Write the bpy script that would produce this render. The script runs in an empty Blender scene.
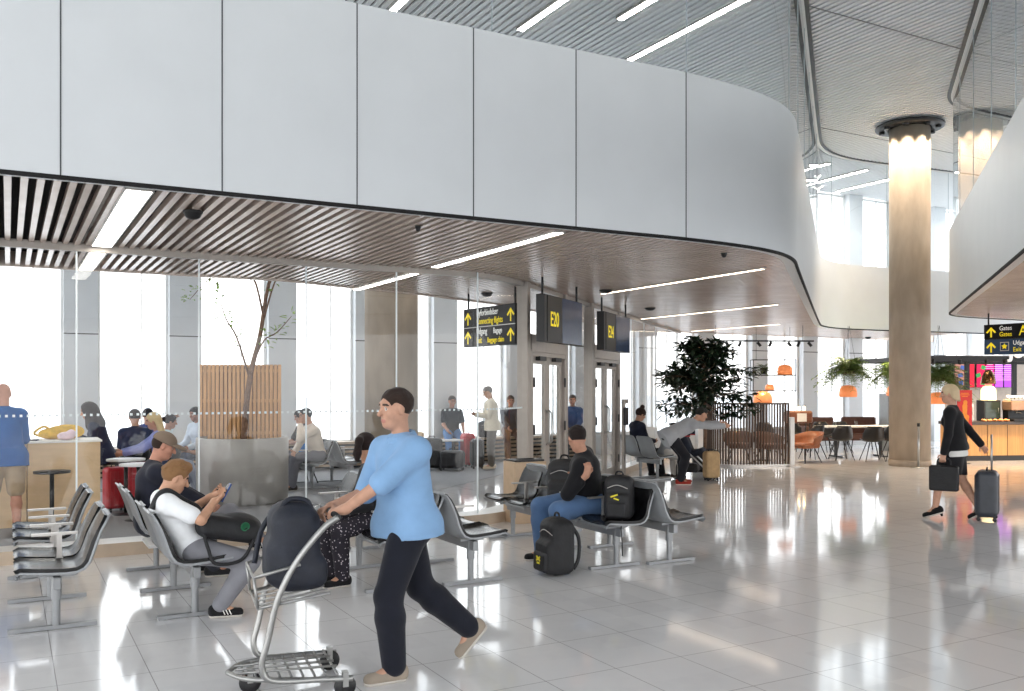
import bpy, math, random
import numpy as np
from mathutils import Vector as V, Matrix, Quaternion
random.seed(7)
SC = bpy.context.scene
COL = SC.collection
PI = math.pi
R = math.radians
H = 1.7            # eye height
FPX = 910.0        # focal length in pixels of a 1024 wide frame
A29 = R(29.0)
VD = V((math.cos(A29), math.sin(A29), 0))      # along the gate wall
UD = V((-math.sin(A29), math.cos(A29), 0))     # across the hall
def AB(a, b, z=0.0): return VD*a + UD*b + V((0, 0, z))
def G(px, py, z=0.0):
    d = FPX*(H - z)/(py - 386.0)
    return V(((px - 512.0)/FPX*d, d, z))

# ------------------------------------------------------------------ materials
def lin(c):
    out = []
    for x in c:
        x = x/255.0
        out.append(x/12.92 if x <= .04045 else ((x + .055)/1.055)**2.4)
    return tuple(out)
def M(name, col, rough=.5, metal=0.0, var=.06, scale=12.0, bump=0.0, bscale=60.0, spec=.5, emit=0.0, emitcol=None, stretch=None, coat=0.0, sheen=0.0):
    m = bpy.data.materials.new(name); m.use_nodes = True
    nt = m.node_tree; N = nt.nodes; L = nt.links
    p = N['Principled BSDF']
    c = lin(col)
    tc = N.new('ShaderNodeTexCoord'); mp = N.new('ShaderNodeMapping')
    L.new(tc.outputs['Object'], mp.inputs['Vector'])
    if stretch: mp.inputs['Scale'].default_value = stretch
    nz = N.new('ShaderNodeTexNoise'); nz.inputs['Scale'].default_value = scale; nz.inputs['Detail'].default_value = 4
    L.new(mp.outputs['Vector'], nz.inputs['Vector'])
    rp = N.new('ShaderNodeValToRGB')
    lo, hi = [max(0, x*(1 - var*2.2)) for x in c], [min(1, x*(1 + var*2.2)) for x in c]
    rp.color_ramp.elements[0].position = .3; rp.color_ramp.elements[1].position = .7
    rp.color_ramp.elements[0].color = (*lo, 1); rp.color_ramp.elements[1].color = (*hi, 1)
    L.new(nz.outputs['Fac'], rp.inputs['Fac']); L.new(rp.outputs['Color'], p.inputs['Base Color'])
    p.inputs['Roughness'].default_value = rough; p.inputs['Metallic'].default_value = metal
    p.inputs['Specular IOR Level'].default_value = spec
    p.inputs['Coat Weight'].default_value = coat
    if sheen: p.inputs['Sheen Weight'].default_value = sheen
    if bump:
        n2 = N.new('ShaderNodeTexNoise'); n2.inputs['Scale'].default_value = bscale; n2.inputs['Detail'].default_value = 3
        L.new(mp.outputs['Vector'], n2.inputs['Vector'])
        bp = N.new('ShaderNodeBump'); bp.inputs['Strength'].default_value = bump; bp.inputs['Distance'].default_value = .02
        L.new(n2.outputs['Fac'], bp.inputs['Height']); L.new(bp.outputs['Normal'], p.inputs['Normal'])
    if emit:
        p.inputs['Emission Color'].default_value = (*lin(emitcol or col), 1); p.inputs['Emission Strength'].default_value = emit
    return m
def glass_mat(name, tint=(.97, .985, .985), f0=.05, rough=0.0):
    m = bpy.data.materials.new(name); m.use_nodes = True
    nt = m.node_tree; N = nt.nodes; L = nt.links
    N.remove(N['Principled BSDF'])
    lw = N.new('ShaderNodeLayerWeight'); lw.inputs['Blend'].default_value = .5
    pw = N.new('ShaderNodeMath'); pw.operation = 'POWER'; pw.inputs[1].default_value = 5
    L.new(lw.outputs['Facing'], pw.inputs[0])
    ma = N.new('ShaderNodeMath'); ma.operation = 'MULTIPLY_ADD'; ma.inputs[1].default_value = 1 - f0; ma.inputs[2].default_value = f0
    L.new(pw.outputs[0], ma.inputs[0])
    t = N.new('ShaderNodeBsdfTransparent'); t.inputs[0].default_value = (*tint, 1)
    g = N.new('ShaderNodeBsdfGlossy'); g.inputs['Roughness'].default_value = rough
    mx = N.new('ShaderNodeMixShader')
    L.new(ma.outputs[0], mx.inputs[0]); L.new(t.outputs[0], mx.inputs[1]); L.new(g.outputs[0], mx.inputs[2])
    L.new(mx.outputs[0], N['Material Output'].inputs['Surface'])
    return m
def emis(name, col, s):
    m = bpy.data.materials.new(name); m.use_nodes = True
    nt = m.node_tree; N = nt.nodes
    N.remove(N['Principled BSDF'])
    e = N.new('ShaderNodeEmission'); e.inputs[0].default_value = (*lin(col), 1); e.inputs[1].default_value = s
    nt.links.new(e.outputs[0], N['Material Output'].inputs['Surface'])
    return m

# ------------------------------------------------------------------ mesh builder
class MB:
    def __init__(s): s.v = []; s.f = []; s.m = []; s.sm = []
    def add(s, vs, fs, mi=0, smooth=False):
        o = len(s.v); s.v.extend([tuple(p) for p in vs])
        for f in fs: s.f.append([i + o for i in f]); s.m.append(mi); s.sm.append(smooth)
        return s
    def box(s, c, size, rot=None, mi=0):
        hx, hy, hz = [x/2 for x in size]; c = V(c)
        vs = [V((x, y, z)) for x in (-hx, hx) for y in (-hy, hy) for z in (-hz, hz)]
        if rot is not None:
            if not isinstance(rot, Matrix): rot = Matrix.Rotation(rot, 3, 'Z')
            vs = [rot @ p for p in vs]
        vs = [p + c for p in vs]
        return s.add(vs, [(0, 1, 3, 2), (4, 6, 7, 5), (0, 4, 5, 1), (2, 3, 7, 6), (0, 2, 6, 4), (1, 5, 7, 3)], mi)
    def beam(s, p, q, w, h, mi=0, up=V((0, 0, 1))):
        p, q = V(p), V(q); d = q - p; L = d.length; x = d.normalized()
        y = up.cross(x)
        if y.length < 1e-5: y = V((0, 1, 0)).cross(x)
        y.normalize(); z = x.cross(y)
        rot = Matrix((x, y, z)).transposed()
        return s.box((p + q)/2, (L, w, h), rot, mi)
    def tube(s, pts, r, n=10, mi=0, closed=False, cap=True):
        pts = [V(p) for p in pts]; k = len(pts)
        rs = r if isinstance(r, (list, tuple)) else [r]*k
        tg = []
        for i in range(k):
            if closed: t = pts[(i + 1) % k] - pts[i - 1]
            else: t = pts[min(i + 1, k - 1)] - pts[max(i - 1, 0)]
            tg.append(t.normalized())
        ref = V((0, 0, 1)) if abs(tg[0].z) < .9 else V((1, 0, 0))
        nrm = (ref - tg[0]*ref.dot(tg[0])).normalized()
        vs = []
        for i in range(k):
            if i:
                nrm = nrm - tg[i]*nrm.dot(tg[i]); nrm.normalize()
            b = tg[i].cross(nrm)
            for j in range(n):
                a = 2*PI*j/n
                vs.append(pts[i] + (nrm*math.cos(a) + b*math.sin(a))*rs[i])
        fs = []
        for i in range(k if closed else k - 1):
            for j in range(n):
                i2 = (i + 1) % k
                fs.append((i*n + j, i*n + (j + 1) % n, i2*n + (j + 1) % n, i2*n + j))
        s.add(vs, fs, mi, True)
        if cap and not closed:
            o = len(s.v) - len(vs)
            s.f.append([o + j for j in range(n)][::-1]); s.m.append(mi); s.sm.append(False)
            s.f.append([o + (k - 1)*n + j for j in range(n)]); s.m.append(mi); s.sm.append(False)
        return s
    def lathe(s, prof, c=(0, 0, 0), n=24, mi=0, smooth=True, arc=(0, 2*PI)):
        c = V(c); full = abs(arc[1] - arc[0] - 2*PI) < 1e-6
        m = n if full else n + 1
        vs = []
        for r, z in prof:
            for j in range(m):
                a = arc[0] + (arc[1] - arc[0])*j/n
                vs.append(c + V((r*math.cos(a), r*math.sin(a), z)))
        fs = []
        for i in range(len(prof) - 1):
            for j in range(n):
                j2 = (j + 1) % m
                fs.append((i*m + j, i*m + j2, (i + 1)*m + j2, (i + 1)*m + j))
        s.add(vs, fs, mi, smooth)
        o = len(s.v) - len(vs)
        if full:
            if prof[0][0] > 1e-4: s.f.append([o + j for j in range(m)][::-1]); s.m.append(mi); s.sm.append(False)
            if prof[-1][0] > 1e-4: s.f.append([o + (len(prof) - 1)*m + j for j in range(m)]); s.m.append(mi); s.sm.append(False)
        return s
    def prism(s, poly, z0, z1, mi=0):
        n = len(poly)
        vs = [(p[0], p[1], z0) for p in poly] + [(p[0], p[1], z1) for p in poly]
        fs = [tuple(range(n))[::-1], tuple(range(n, 2*n))] + [(i, (i + 1) % n, n + (i + 1) % n, n + i) for i in range(n)]
        return s.add(vs, fs, mi)
    def wall(s, path, z0, z1, mi=0, thick=0.0, side=1, smooth=False):
        """vertical ribbon along a ground path, thickened to one side"""
        P = [V((p[0], p[1], 0)) for p in path]; k = len(P)
        if not thick:
            vs = [p + V((0, 0, z0)) for p in P] + [p + V((0, 0, z1)) for p in P]
            return s.add(vs, [(i, i + 1, k + i + 1, k + i) for i in range(k - 1)], mi, smooth)
        off = offset(P, thick*side)
        vs = [p + V((0, 0, z)) for z in (z0, z1) for q in (P, off) for p in q]
        fs = []
        for i in range(k - 1):
            a0, a1 = i, i + 1; b0, b1 = k + i, k + i + 1; c0, c1 = 2*k + i, 2*k + i + 1; d0, d1 = 3*k + i, 3*k + i + 1
            fs += [(a0, a1, c1, c0), (b1, b0, d0, d1), (c0, c1, d1, d0), (a1, a0, b0, b1)]
        fs += [(0, 2*k, 3*k, k), (k - 1, 2*k - 1, 4*k - 1, 3*k - 1)]
        return s.add(vs, fs, mi, smooth)
    def build(s, name, mats, parent=None, bevel=0.0, recalc=True):
        me = bpy.data.meshes.new(name)
        me.from_pydata(s.v, [], s.f)
        if not isinstance(mats, (list, tuple)): mats = [mats]
        for m in mats: me.materials.append(m)
        me.polygons.foreach_set('material_index', s.m)
        me.polygons.foreach_set('use_smooth', s.sm)
        me.update()
        if recalc:
            import bmesh
            bm = bmesh.new(); bm.from_mesh(me); bmesh.ops.recalc_face_normals(bm, faces=bm.faces); bm.to_mesh(me); bm.free()
        o = bpy.data.objects.new(name, me); COL.objects.link(o)
        if parent is not None: o.parent = parent
        if bevel:
            b = o.modifiers.new('bevel', 'BEVEL'); b.width = bevel; b.segments = 2; b.limit_method = 'ANGLE'
        return o
def offset(P, d):
    out = []; k = len(P)
    for i in range(k):
        t0 = (P[i] - P[i - 1]).normalized() if i else None
        t1 = (P[i + 1] - P[i]).normalized() if i < k - 1 else None
        t = ((t0 or t1) + (t1 or t0)).normalized()
        n = V((-t.y, t.x, 0)); base = t0 or t1
        nb = V((-base.y, base.x, 0)); c = max(.4, n.dot(nb))
        out.append(P[i] + n*(d/c))
    return out
def smooth_path(pts, it=2):
    pts = [V((p[0], p[1], 0)) for p in pts]
    for _ in range(it):
        q = [pts[0]]
        for i in range(len(pts) - 1):
            q += [pts[i]*.75 + pts[i + 1]*.25, pts[i]*.25 + pts[i + 1]*.75]
        q.append(pts[-1]); pts = q
    return pts
def resample(pts, step):
    out = [pts[0].copy()]; acc = 0.0
    for i in range(len(pts) - 1):
        a, b = pts[i], pts[i + 1]; L = (b - a).length; pos = 0.0
        while acc + (L - pos) >= step:
            pos += step - acc; acc = 0.0
            out.append(a.lerp(b, pos/L))
        acc += L - pos
    return out
def curve3(pts, n=8):
    """Catmull-Rom through 3-D points"""
    P = [V(p) for p in pts]; out = []
    for i in range(len(P) - 1):
        p0 = P[max(i - 1, 0)]; p1 = P[i]; p2 = P[i + 1]; p3 = P[min(i + 2, len(P) - 1)]
        for j in range(n):
            t = j/n
            out.append(.5*((2*p1) + (p2 - p0)*t + (2*p0 - 5*p1 + 4*p2 - p3)*t*t + (3*p1 - p0 - 3*p2 + p3)*t**3))
    out.append(P[-1]); return out
def empty(name, loc, ang=0.0, label=None, cat=None, group=None):
    o = bpy.data.objects.new(name, None); COL.objects.link(o)
    o.location = loc; o.rotation_euler = (0, 0, ang); o.empty_display_size = .1
    if label: tag(o, label, cat, group)
    return o
def tag(o, label, cat, group=None):
    o['label'] = label; o['category'] = cat
    if group: o['group'] = group
    return o
def struct(o): o['kind'] = 'structure'; return o
def stuff(o): o['kind'] = 'stuff'; return o
def text_mesh(name, body, size, mat, parent, loc, rot, align='LEFT', extrude=.002, sx=1.0, bold=.0):
    cu = bpy.data.curves.new(name, 'FONT'); cu.body = body; cu.size = size; cu.extrude = extrude
    cu.align_x = align; cu.offset = bold; cu.resolution_u = 3
    t = bpy.data.objects.new(name, cu); COL.objects.link(t)
    dg = bpy.context.evaluated_depsgraph_get(); dg.update()
    me = bpy.data.meshes.new_from_object(t.evaluated_get(dg))
    bpy.data.objects.remove(t)
    me.materials.clear(); me.materials.append(mat)
    o = bpy.data.objects.new(name, me); COL.objects.link(o)
    o.parent = parent; o.location = loc; o.rotation_euler = rot; o.scale = (sx, 1, 1)
    return o
def copy_tree(o, parent=None):
    c = o.copy(); COL.objects.link(c)
    if parent is not None: c.parent = parent
    for ch in list(o.children): copy_tree(ch, c)
    return c

# ------------------------------------------------------------------ signed distance modelling
class Sdf:
    def __init__(s, k=.03): s.k = k; s.p = []; s.cuts = []; s.subs = []; s.p2 = []; s.tgt = s.p
    def late(s): s.tgt = s.p2; return s
    def cap(s, a, b, r0, r1=None, k=None, w=None, q=1.0, infl=0.0):
        s.tgt.append(('c', np.array(a, float), np.array(b, float), r0 + infl, (r0 if r1 is None else r1) + infl, s.k if k is None else k, None if w is None else np.array(w, float), q)); return s
    def ell(s, c, rad, rot=None, k=None, infl=0.0):
        rot = np.eye(3) if rot is None else np.array(rot, float)
        s.tgt.append(('e', np.array(c, float), np.array(rad, float) + infl, rot, s.k if k is None else k)); return s
    def rbox(s, c, half, rot=None, r=.02, k=None):
        rot = np.eye(3) if rot is None else np.array(rot, float)
        s.tgt.append(('b', np.array(c, float), np.array(half, float), rot, r, s.k if k is None else k)); return s
    def sub(s, c, rad, rot=None, k=.01):
        s.subs.append(('e', np.array(c, float), np.array(rad, float), np.eye(3) if rot is None else np.array(rot, float), k)); return s
    def cut(s, point, normal):
        """keep the side the normal points to"""
        n = np.array(normal, float); s.cuts.append((np.array(point, float), n/np.linalg.norm(n))); return s
    @staticmethod
    def bounds(p):
        if p[0] == 'c':
            r = max(p[3], p[4])*max(1, p[7]); return np.minimum(p[1], p[2]) - r, np.maximum(p[1], p[2]) + r
        r = np.linalg.norm(p[2]) if p[0] == 'b' else p[2].max()
        if p[0] == 'e':
            e = np.sqrt(((p[3]*p[2])**2).sum(1)); return p[1] - e, p[1] + e
        e = (np.abs(p[3])*p[2]).sum(1); return p[1] - e, p[1] + e
    @staticmethod
    def dist(p, X, Y, Z):
        if p[0] == 'c':
            a, b = p[1], p[2]; d = b - a; L2 = max(d @ d, 1e-12)
            px, py, pz = X - a[0], Y - a[1], Z - a[2]
            t = np.clip((px*d[0] + py*d[1] + pz*d[2])/L2, 0, 1)
            px = px - t*d[0]; py = py - t*d[1]; pz = pz - t*d[2]
            dd = px*px + py*py + pz*pz
            if p[6] is not None:
                w = p[6]/np.linalg.norm(p[6]); c = px*w[0] + py*w[1] + pz*w[2]
                dd = dd - c*c*(1 - 1/p[7]**2)
            return np.sqrt(np.maximum(dd, 0)) - (p[3] + (p[4] - p[3])*t)
        c, rad, rot = p[1], p[2], p[3]
        px, py, pz = X - c[0], Y - c[1], Z - c[2]
        q = [px*rot[0, i] + py*rot[1, i] + pz*rot[2, i] for i in range(3)]
        if p[0] == 'e':
            k0 = np.sqrt(sum((q[i]/rad[i])**2 for i in range(3))); k1 = np.sqrt(sum((q[i]/rad[i]**2)**2 for i in range(3)))
            return k0*(k0 - 1)/np.maximum(k1, 1e-9)
        r = p[4]
        g = [np.abs(q[i]) - (rad[i] - r) for i in range(3)]
        return np.sqrt(sum(np.maximum(x, 0)**2 for x in g)) + np.minimum(np.maximum(np.maximum(g[0], g[1]), g[2]), 0) - r
    def mesh(s, h):
        lo = np.min([s.bounds(p)[0] for p in s.p + s.p2], 0) - 3*h; hi = np.max([s.bounds(p)[1] for p in s.p + s.p2], 0) + 3*h
        n = np.ceil((hi - lo)/h).astype(int) + 1
        F = np.full(n, 1e3, np.float32)
        ax = [(lo[i] + h*np.arange(n[i])).astype(np.float32) for i in range(3)]
        def region(p, mg):
            l, u = s.bounds(p)
            i0 = np.maximum(np.floor((l - mg - lo)/h).astype(int), 0); i1 = np.minimum(np.ceil((u + mg - lo)/h).astype(int) + 1, n)
            sl = tuple(slice(i0[i], i1[i]) for i in range(3))
            g = [ax[i][sl[i]].reshape([-1 if j == i else 1 for j in range(3)]) for i in range(3)]
            return sl, g
        def union(p):
            k = p[-1] if p[0] != 'c' else p[5]
            sl, g = region(p, k + 3*h)
            d = s.dist(p, *g).astype(np.float32); f = F[sl]
            if k > 1e-5:
                hh = np.maximum(k - np.abs(f - d), 0)/k
                F[sl] = np.minimum(f, d) - hh*hh*k*.25
            else: F[sl] = np.minimum(f, d)
        for p in s.p: union(p)
        for p in s.subs:
            sl, g = region(p, p[-1] + 3*h); d = -s.dist(p, *g).astype(np.float32); f = F[sl]; k = p[-1]
            hh = np.maximum(k - np.abs(f - d), 0)/k
            F[sl] = np.maximum(f, d) + hh*hh*k*.25
        for pt, nn in s.cuts:
            d = -((ax[0].reshape(-1, 1, 1) - pt[0])*nn[0] + (ax[1].reshape(1, -1, 1) - pt[1])*nn[1] + (ax[2].reshape(1, 1, -1) - pt[2])*nn[2])
            F = np.maximum(F, d.astype(np.float32))
        for p in s.p2: union(p)
        return surfnets(F, lo, h)
    def build(s, name, mats, parent=None, h=.01, matfn=None):
        vs, fs = s.mesh(h)
        me = bpy.data.meshes.new(name)
        me.vertices.add(len(vs)); me.vertices.foreach_set('co', vs.astype(np.float32).ravel())
        me.loops.add(len(fs)*4); me.loops.foreach_set('vertex_index', fs.astype(np.int32).ravel())
        me.polygons.add(len(fs)); me.polygons.foreach_set('loop_start', (np.arange(len(fs))*4).astype(np.int32))
        me.polygons.foreach_set('use_smooth', np.ones(len(fs), bool))
        if not isinstance(mats, (list, tuple)): mats = [mats]
        for m in mats: me.materials.append(m)
        if matfn is not None:
            c = vs[fs].mean(1); me.polygons.foreach_set('material_index', matfn(c).astype(np.int32))
        me.update(calc_edges=True); me.validate()
        o = bpy.data.objects.new(name, me); COL.objects.link(o)
        if parent is not None: o.parent = parent
        return o
def surfnets(F, lo, h):
    S = F < 0
    n = np.array(F.shape) - 1
    cnt = np.zeros(n, np.int8)
    offs = [(i, j, k) for i in (0, 1) for j in (0, 1) for k in (0, 1)]
    for o in offs: cnt += S[o[0]:o[0] + n[0], o[1]:o[1] + n[1], o[2]:o[2] + n[2]]
    I = np.argwhere((cnt > 0) & (cnt < 8))
    vals = {o: F[I[:, 0] + o[0], I[:, 1] + o[1], I[:, 2] + o[2]].astype(np.float64) for o in offs}
    acc = np.zeros((len(I), 3)); num = np.zeros(len(I))
    for o in offs:
        for a in range(3):
            if o[a]: continue
            q = list(o); q[a] = 1; q = tuple(q)
            f0, f1 = vals[o], vals[q]; m = (f0 < 0) != (f1 < 0)
            t = np.where(m, f0/np.where(m, f0 - f1, 1), 0)
            P = np.tile(np.array(o, float), (len(I), 1)); P[:, a] = t
            acc += P*m[:, None]; num += m
    vs = lo + h*(I + acc/num[:, None])
    idx = np.full(n, -1, np.int64); idx[I[:, 0], I[:, 1], I[:, 2]] = np.arange(len(I))
    fs = []
    for a in range(3):
        b, c = (a + 1) % 3, (a + 2) % 3
        sl0 = [slice(1, -1)]*3; sl1 = [slice(1, -1)]*3
        sl0[a] = slice(0, -1); sl1[a] = slice(1, None)
        A, B = S[tuple(sl0)], S[tuple(sl1)]
        for sign in (True, False):
            E = np.argwhere((A & ~B) if sign else (~A & B))
            if not len(E): continue
            E[:, b] += 1; E[:, c] += 1
            def g(db, dc):
                e = E.copy(); e[:, b] += db; e[:, c] += dc
                return idx[e[:, 0], e[:, 1], e[:, 2]]
            q = np.stack([g(-1, -1), g(0, -1), g(0, 0), g(-1, 0)], 1)
            fs.append(q if sign else q[:, ::-1])
    fs = np.concatenate(fs)
    return vs, fs[(fs >= 0).all(1)]
WORLD, EXPO = 1.15, 1.6
# ================================================================== camera, world, view
cam = bpy.data.cameras.new('camera'); camo = bpy.data.objects.new('camera', cam); COL.objects.link(camo)
camo.location = (0, 0, H); camo.rotation_euler = (PI/2, 0, 0)
cam.sensor_width = 36; cam.lens = 36*FPX/1024; cam.shift_y = 40.5/1024; cam.clip_end = 500; cam.clip_start = .05
SC.camera = camo
w = bpy.data.worlds.new('sky'); SC.world = w; w.use_nodes = True
N, L = w.node_tree.nodes, w.node_tree.links
bg = N['Background']
tc = N.new('ShaderNodeTexCoord'); sx = N.new('ShaderNodeSeparateXYZ'); L.new(tc.outputs['Generated'], sx.inputs[0])
rp = N.new('ShaderNodeValToRGB'); L.new(sx.outputs['Z'], rp.inputs[0])
e = rp.color_ramp.elements; e[0].position = 0.0; e[0].color = (1, .99, .975, 1); e[1].position = .7; e[1].color = (.86, .93, 1, 1)
L.new(rp.outputs[0], bg.inputs[0]); bg.inputs[1].default_value = WORLD
SC.view_settings.view_transform = 'Standard'; SC.view_settings.look = 'None'
SC.view_settings.gamma = 1; SC.view_settings.exposure = EXPO; SC.view_settings.use_curve_mapping = False
SC.cycles.use_denoising = True; SC.cycles.max_bounces = 14; SC.cycles.transparent_max_bounces = 24
SC.cycles.diffuse_bounces = 5; SC.cycles.glossy_bounces = 5; SC.cycles.sample_clamp_indirect = 6
SC.cycles.caustics_reflective = False; SC.cycles.caustics_refractive = False

# ================================================================== materials
def floor_material():
    m = bpy.data.materials.new('polished terrazzo tiles'); m.use_nodes = True
    nt = m.node_tree; N = nt.nodes; L = nt.links; p = N['Principled BSDF']
    tc = N.new('ShaderNodeTexCoord'); mp = N.new('ShaderNodeMapping'); mp.vector_type = 'TEXTURE'
    mp.inputs['Rotation'].default_value = (0, 0, A29); L.new(tc.outputs['Object'], mp.inputs['Vector'])
    sp = N.new('ShaderNodeSeparateXYZ'); L.new(mp.outputs[0], sp.inputs[0])
    def line(ch, off, step):
        a = N.new('ShaderNodeMath'); a.operation = 'MULTIPLY_ADD'; a.inputs[1].default_value = 1/step; a.inputs[2].default_value = -off/step + 100.5
        L.new(sp.outputs[ch], a.inputs[0])
        f = N.new('ShaderNodeMath'); f.operation = 'FRACT'; L.new(a.outputs[0], f.inputs[0])
        s = N.new('ShaderNodeMath'); s.operation = 'SUBTRACT'; s.inputs[1].default_value = .5; L.new(f.outputs[0], s.inputs[0])
        b = N.new('ShaderNodeMath'); b.operation = 'ABSOLUTE'; L.new(s.outputs[0], b.inputs[0])
        l = N.new('ShaderNodeMath'); l.operation = 'LESS_THAN'; l.inputs[1].default_value = .0028/step; L.new(b.outputs[0], l.inputs[0])
        fl = N.new('ShaderNodeMath'); fl.operation = 'FLOOR'; L.new(a.outputs[0], fl.inputs[0])
        return l, fl
    la, ia = line('X', 3.203, .493); lb, ib = line('Y', 4.488, .64)
    mxm = N.new('ShaderNodeMath'); mxm.operation = 'MAXIMUM'; L.new(la.outputs[0], mxm.inputs[0]); L.new(lb.outputs[0], mxm.inputs[1])
    cv = N.new('ShaderNodeCombineXYZ'); L.new(ia.outputs[0], cv.inputs[0]); L.new(ib.outputs[0], cv.inputs[1])
    wn = N.new('ShaderNodeTexWhiteNoise'); wn.noise_dimensions = '2D'; L.new(cv.outputs[0], wn.inputs['Vector'])
    nz = N.new('ShaderNodeTexNoise'); nz.inputs['Scale'].default_value = 9; nz.inputs['Detail'].default_value = 6; L.new(tc.outputs['Object'], nz.inputs['Vector'])
    ad = N.new('ShaderNodeMath'); ad.operation = 'ADD'; L.new(wn.outputs[0], ad.inputs[0]); L.new(nz.outputs['Fac'], ad.inputs[1])
    rp = N.new('ShaderNodeValToRGB'); L.new(ad.outputs[0], rp.inputs[0])
    rp.color_ramp.elements[0].position = .3; rp.color_ramp.elements[1].position = 1.0
    rp.color_ramp.elements[0].color = (*lin((220, 219, 220)), 1); rp.color_ramp.elements[1].color = (*lin((229, 228, 228)), 1)
    mx = N.new('ShaderNodeMixRGB'); L.new(mxm.outputs[0], mx.inputs[0]); L.new(rp.outputs[0], mx.inputs[1]); mx.inputs[2].default_value = (*lin((168, 165, 165)), 1)
    L.new(mx.outputs[0], p.inputs['Base Color'])
    p.inputs['Roughness'].default_value = .075; p.inputs['Specular IOR Level'].default_value = .75
    n2 = N.new('ShaderNodeTexNoise'); n2.inputs['Scale'].default_value = 1.6; n2.inputs['Detail'].default_value = 2; L.new(tc.outputs['Object'], n2.inputs['Vector'])
    bp = N.new('ShaderNodeBump'); bp.inputs['Strength'].default_value = .05; bp.inputs['Distance'].default_value = .02
    L.new(n2.outputs['Fac'], bp.inputs['Height']); L.new(bp.outputs['Normal'], p.inputs['Normal'])
    return m
MF = floor_material()
m_fascia = M('white lacquered panel', (201, 203, 204), .42, var=.01, scale=2)
m_fwarm = m_fascia
m_joint = M('dark joint', (70, 72, 74), .7)
m_slat = M('taupe metal slat', (214, 196, 184), .27, metal=.22, var=.04, scale=3, spec=.6)
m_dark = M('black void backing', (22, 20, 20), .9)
m_uslat = M('pale grey ceiling slat', (242, 242, 242), .5, var=.01)
m_uback = M('grey acoustic backing', (118, 118, 118), .9)
m_glass = glass_mat('clear glass', f0=.042)
m_glassup = glass_mat('upper glass', tint=(.93, .965, .97), f0=.07)
m_win = glass_mat('window pane', tint=(.98, .99, 1), f0=.04)
m_pillar = M('light grey facade cladding', (208, 211, 214), .38, var=.015, scale=2)
m_steel = M('brushed steel', (176, 176, 174), .32, metal=.85, var=.03, scale=30)
m_alu = M('satin aluminium', (188, 184, 180), .38, metal=.6, var=.02)
m_frame = M('beige grey door frame', (168, 160, 152), .4, metal=.3, var=.02)
m_black = M('matt black metal', (22, 22, 24), .45, var=.05)
m_concrete = M('brown grey concrete', (160, 146, 130), .75, var=.06, scale=5, bump=.15, bscale=30, stretch=(1, 1, .35))
m_curb = M('tan stone curb', (188, 170, 150), .45, var=.03, scale=8)
m_curbtop = M('pale stone ledge', (214, 211, 206), .35, var=.02)
m_carpet = M('grey carpet', (148, 148, 150), .95, var=.08, scale=120, bump=.3, bscale=400)
m_white = M('white paint', (232, 231, 228), .5, var=.01)
m_seam = M('pale glass seam', (225, 232, 234), .4, var=.01)
m_lamp = emis('lamp diffuser', (255, 250, 240), 5.0)
m_lampup = emis('upper lamp diffuser', (255, 250, 242), 20.0)
m_lampw = emis('warm lamp diffuser', (255, 232, 205), 4.0)
m_deck = M('grey deck', (150, 150, 150), .7)
m_ground = M('concrete apron', (236, 236, 236), .9, var=.01)

# ================================================================== ground outlines
Z1, Z2, ZC = 3.1, 4.68, 7.3
FL = [AB(-9, 6.82), AB(4.6, 6.78), V((1.637, 8.61, 0)), V((2.60, 9.28, 0)), V((3.10, 9.95, 0)), V((3.45, 10.95, 0)), V((6.9, 20.4, 0)), V((7.25, 21.25, 0)), V((7.9, 22.1, 0)), V((9.0, 22.75, 0)), V((11.2, 23.6, 0)), V((17, 26.3, 0))]
FLs = smooth_path(FL, 3)
BL = [AB(-9, 12.05), AB(3.2, 11.95), AB(5.7, 12.86), AB(7.74, 13.9), AB(13.4, 18.45), AB(26, 18.45)]
FR = [V((.3, -3.4, 0)), V((5.27, 9.37, 0)), V((8.2, 17.0, 0)), V((8.5, 17.75, 0)), V((9.0, 18.35, 0)), V((10.2, 19.0, 0)), V((17, 22.4, 0))]
FRs = smooth_path(FR, 3)
ab = lambda p: (p.x*VD.x + p.y*VD.y, p.x*UD.x + p.y*UD.y)
def interp(path, a):
    q = [ab(p) for p in path]
    for i in range(len(q) - 1):
        if q[i][0] <= a <= q[i + 1][0]:
            t = (a - q[i][0])/max(1e-9, q[i + 1][0] - q[i][0]); return q[i][1]*(1 - t) + q[i + 1][1]*t
    return q[0][1] if a < q[0][0] else q[-1][1]

# ------------------------------------------------------------------ floor, ground, ceiling
fl = MB().box((5, 10, -.1), (46, 46, .2)); struct(fl.build('floor', MF))
cp = [AB(-9, 10.7), AB(4.6, 10.75), AB(5.6, 12.6), AB(6.2, 13.6), AB(8.45, 15.5), AB(12.0, 18.3), AB(-9, 18.3)]
struct(MB().prism(cp, .001, .008).build('floor.001', m_carpet))
struct(MB().box((0, 60, -1.6), (400, 400, .1)).build('ground', m_ground))
u = MB(); ub = MB()
k = 0
a = -10.0
while a < 27:
    p, q = AB(a, -7, ZC + .02), AB(a, 18.6, ZC + .02); u.beam(p, q, .075, .04); a += .125
uo = struct(u.build('ceiling', m_uslat))
ub.add([AB(-10, -7, ZC + .16), AB(27, -7, ZC + .16), AB(27, 18.8, ZC + .16), AB(-10, 18.8, ZC + .16)], [(0, 3, 2, 1)])
ub.add([AB(-10, -7, ZC + .4), AB(27, -7, ZC + .4), AB(27, 18.8, ZC + .4), AB(-10, 18.8, ZC + .4)], [(0, 1, 2, 3)])
struct(ub.build('ceiling.001', m_uback, recalc=False))
# cross seams of the upper ceiling
sm = MB()
for b in (5.2, 9.6, 14.0): sm.beam(AB(-10, b, ZC - .004), AB(27, b, ZC - .004), .02, .006)
struct(sm.build('ceiling_seam_strip', m_uback))

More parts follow.
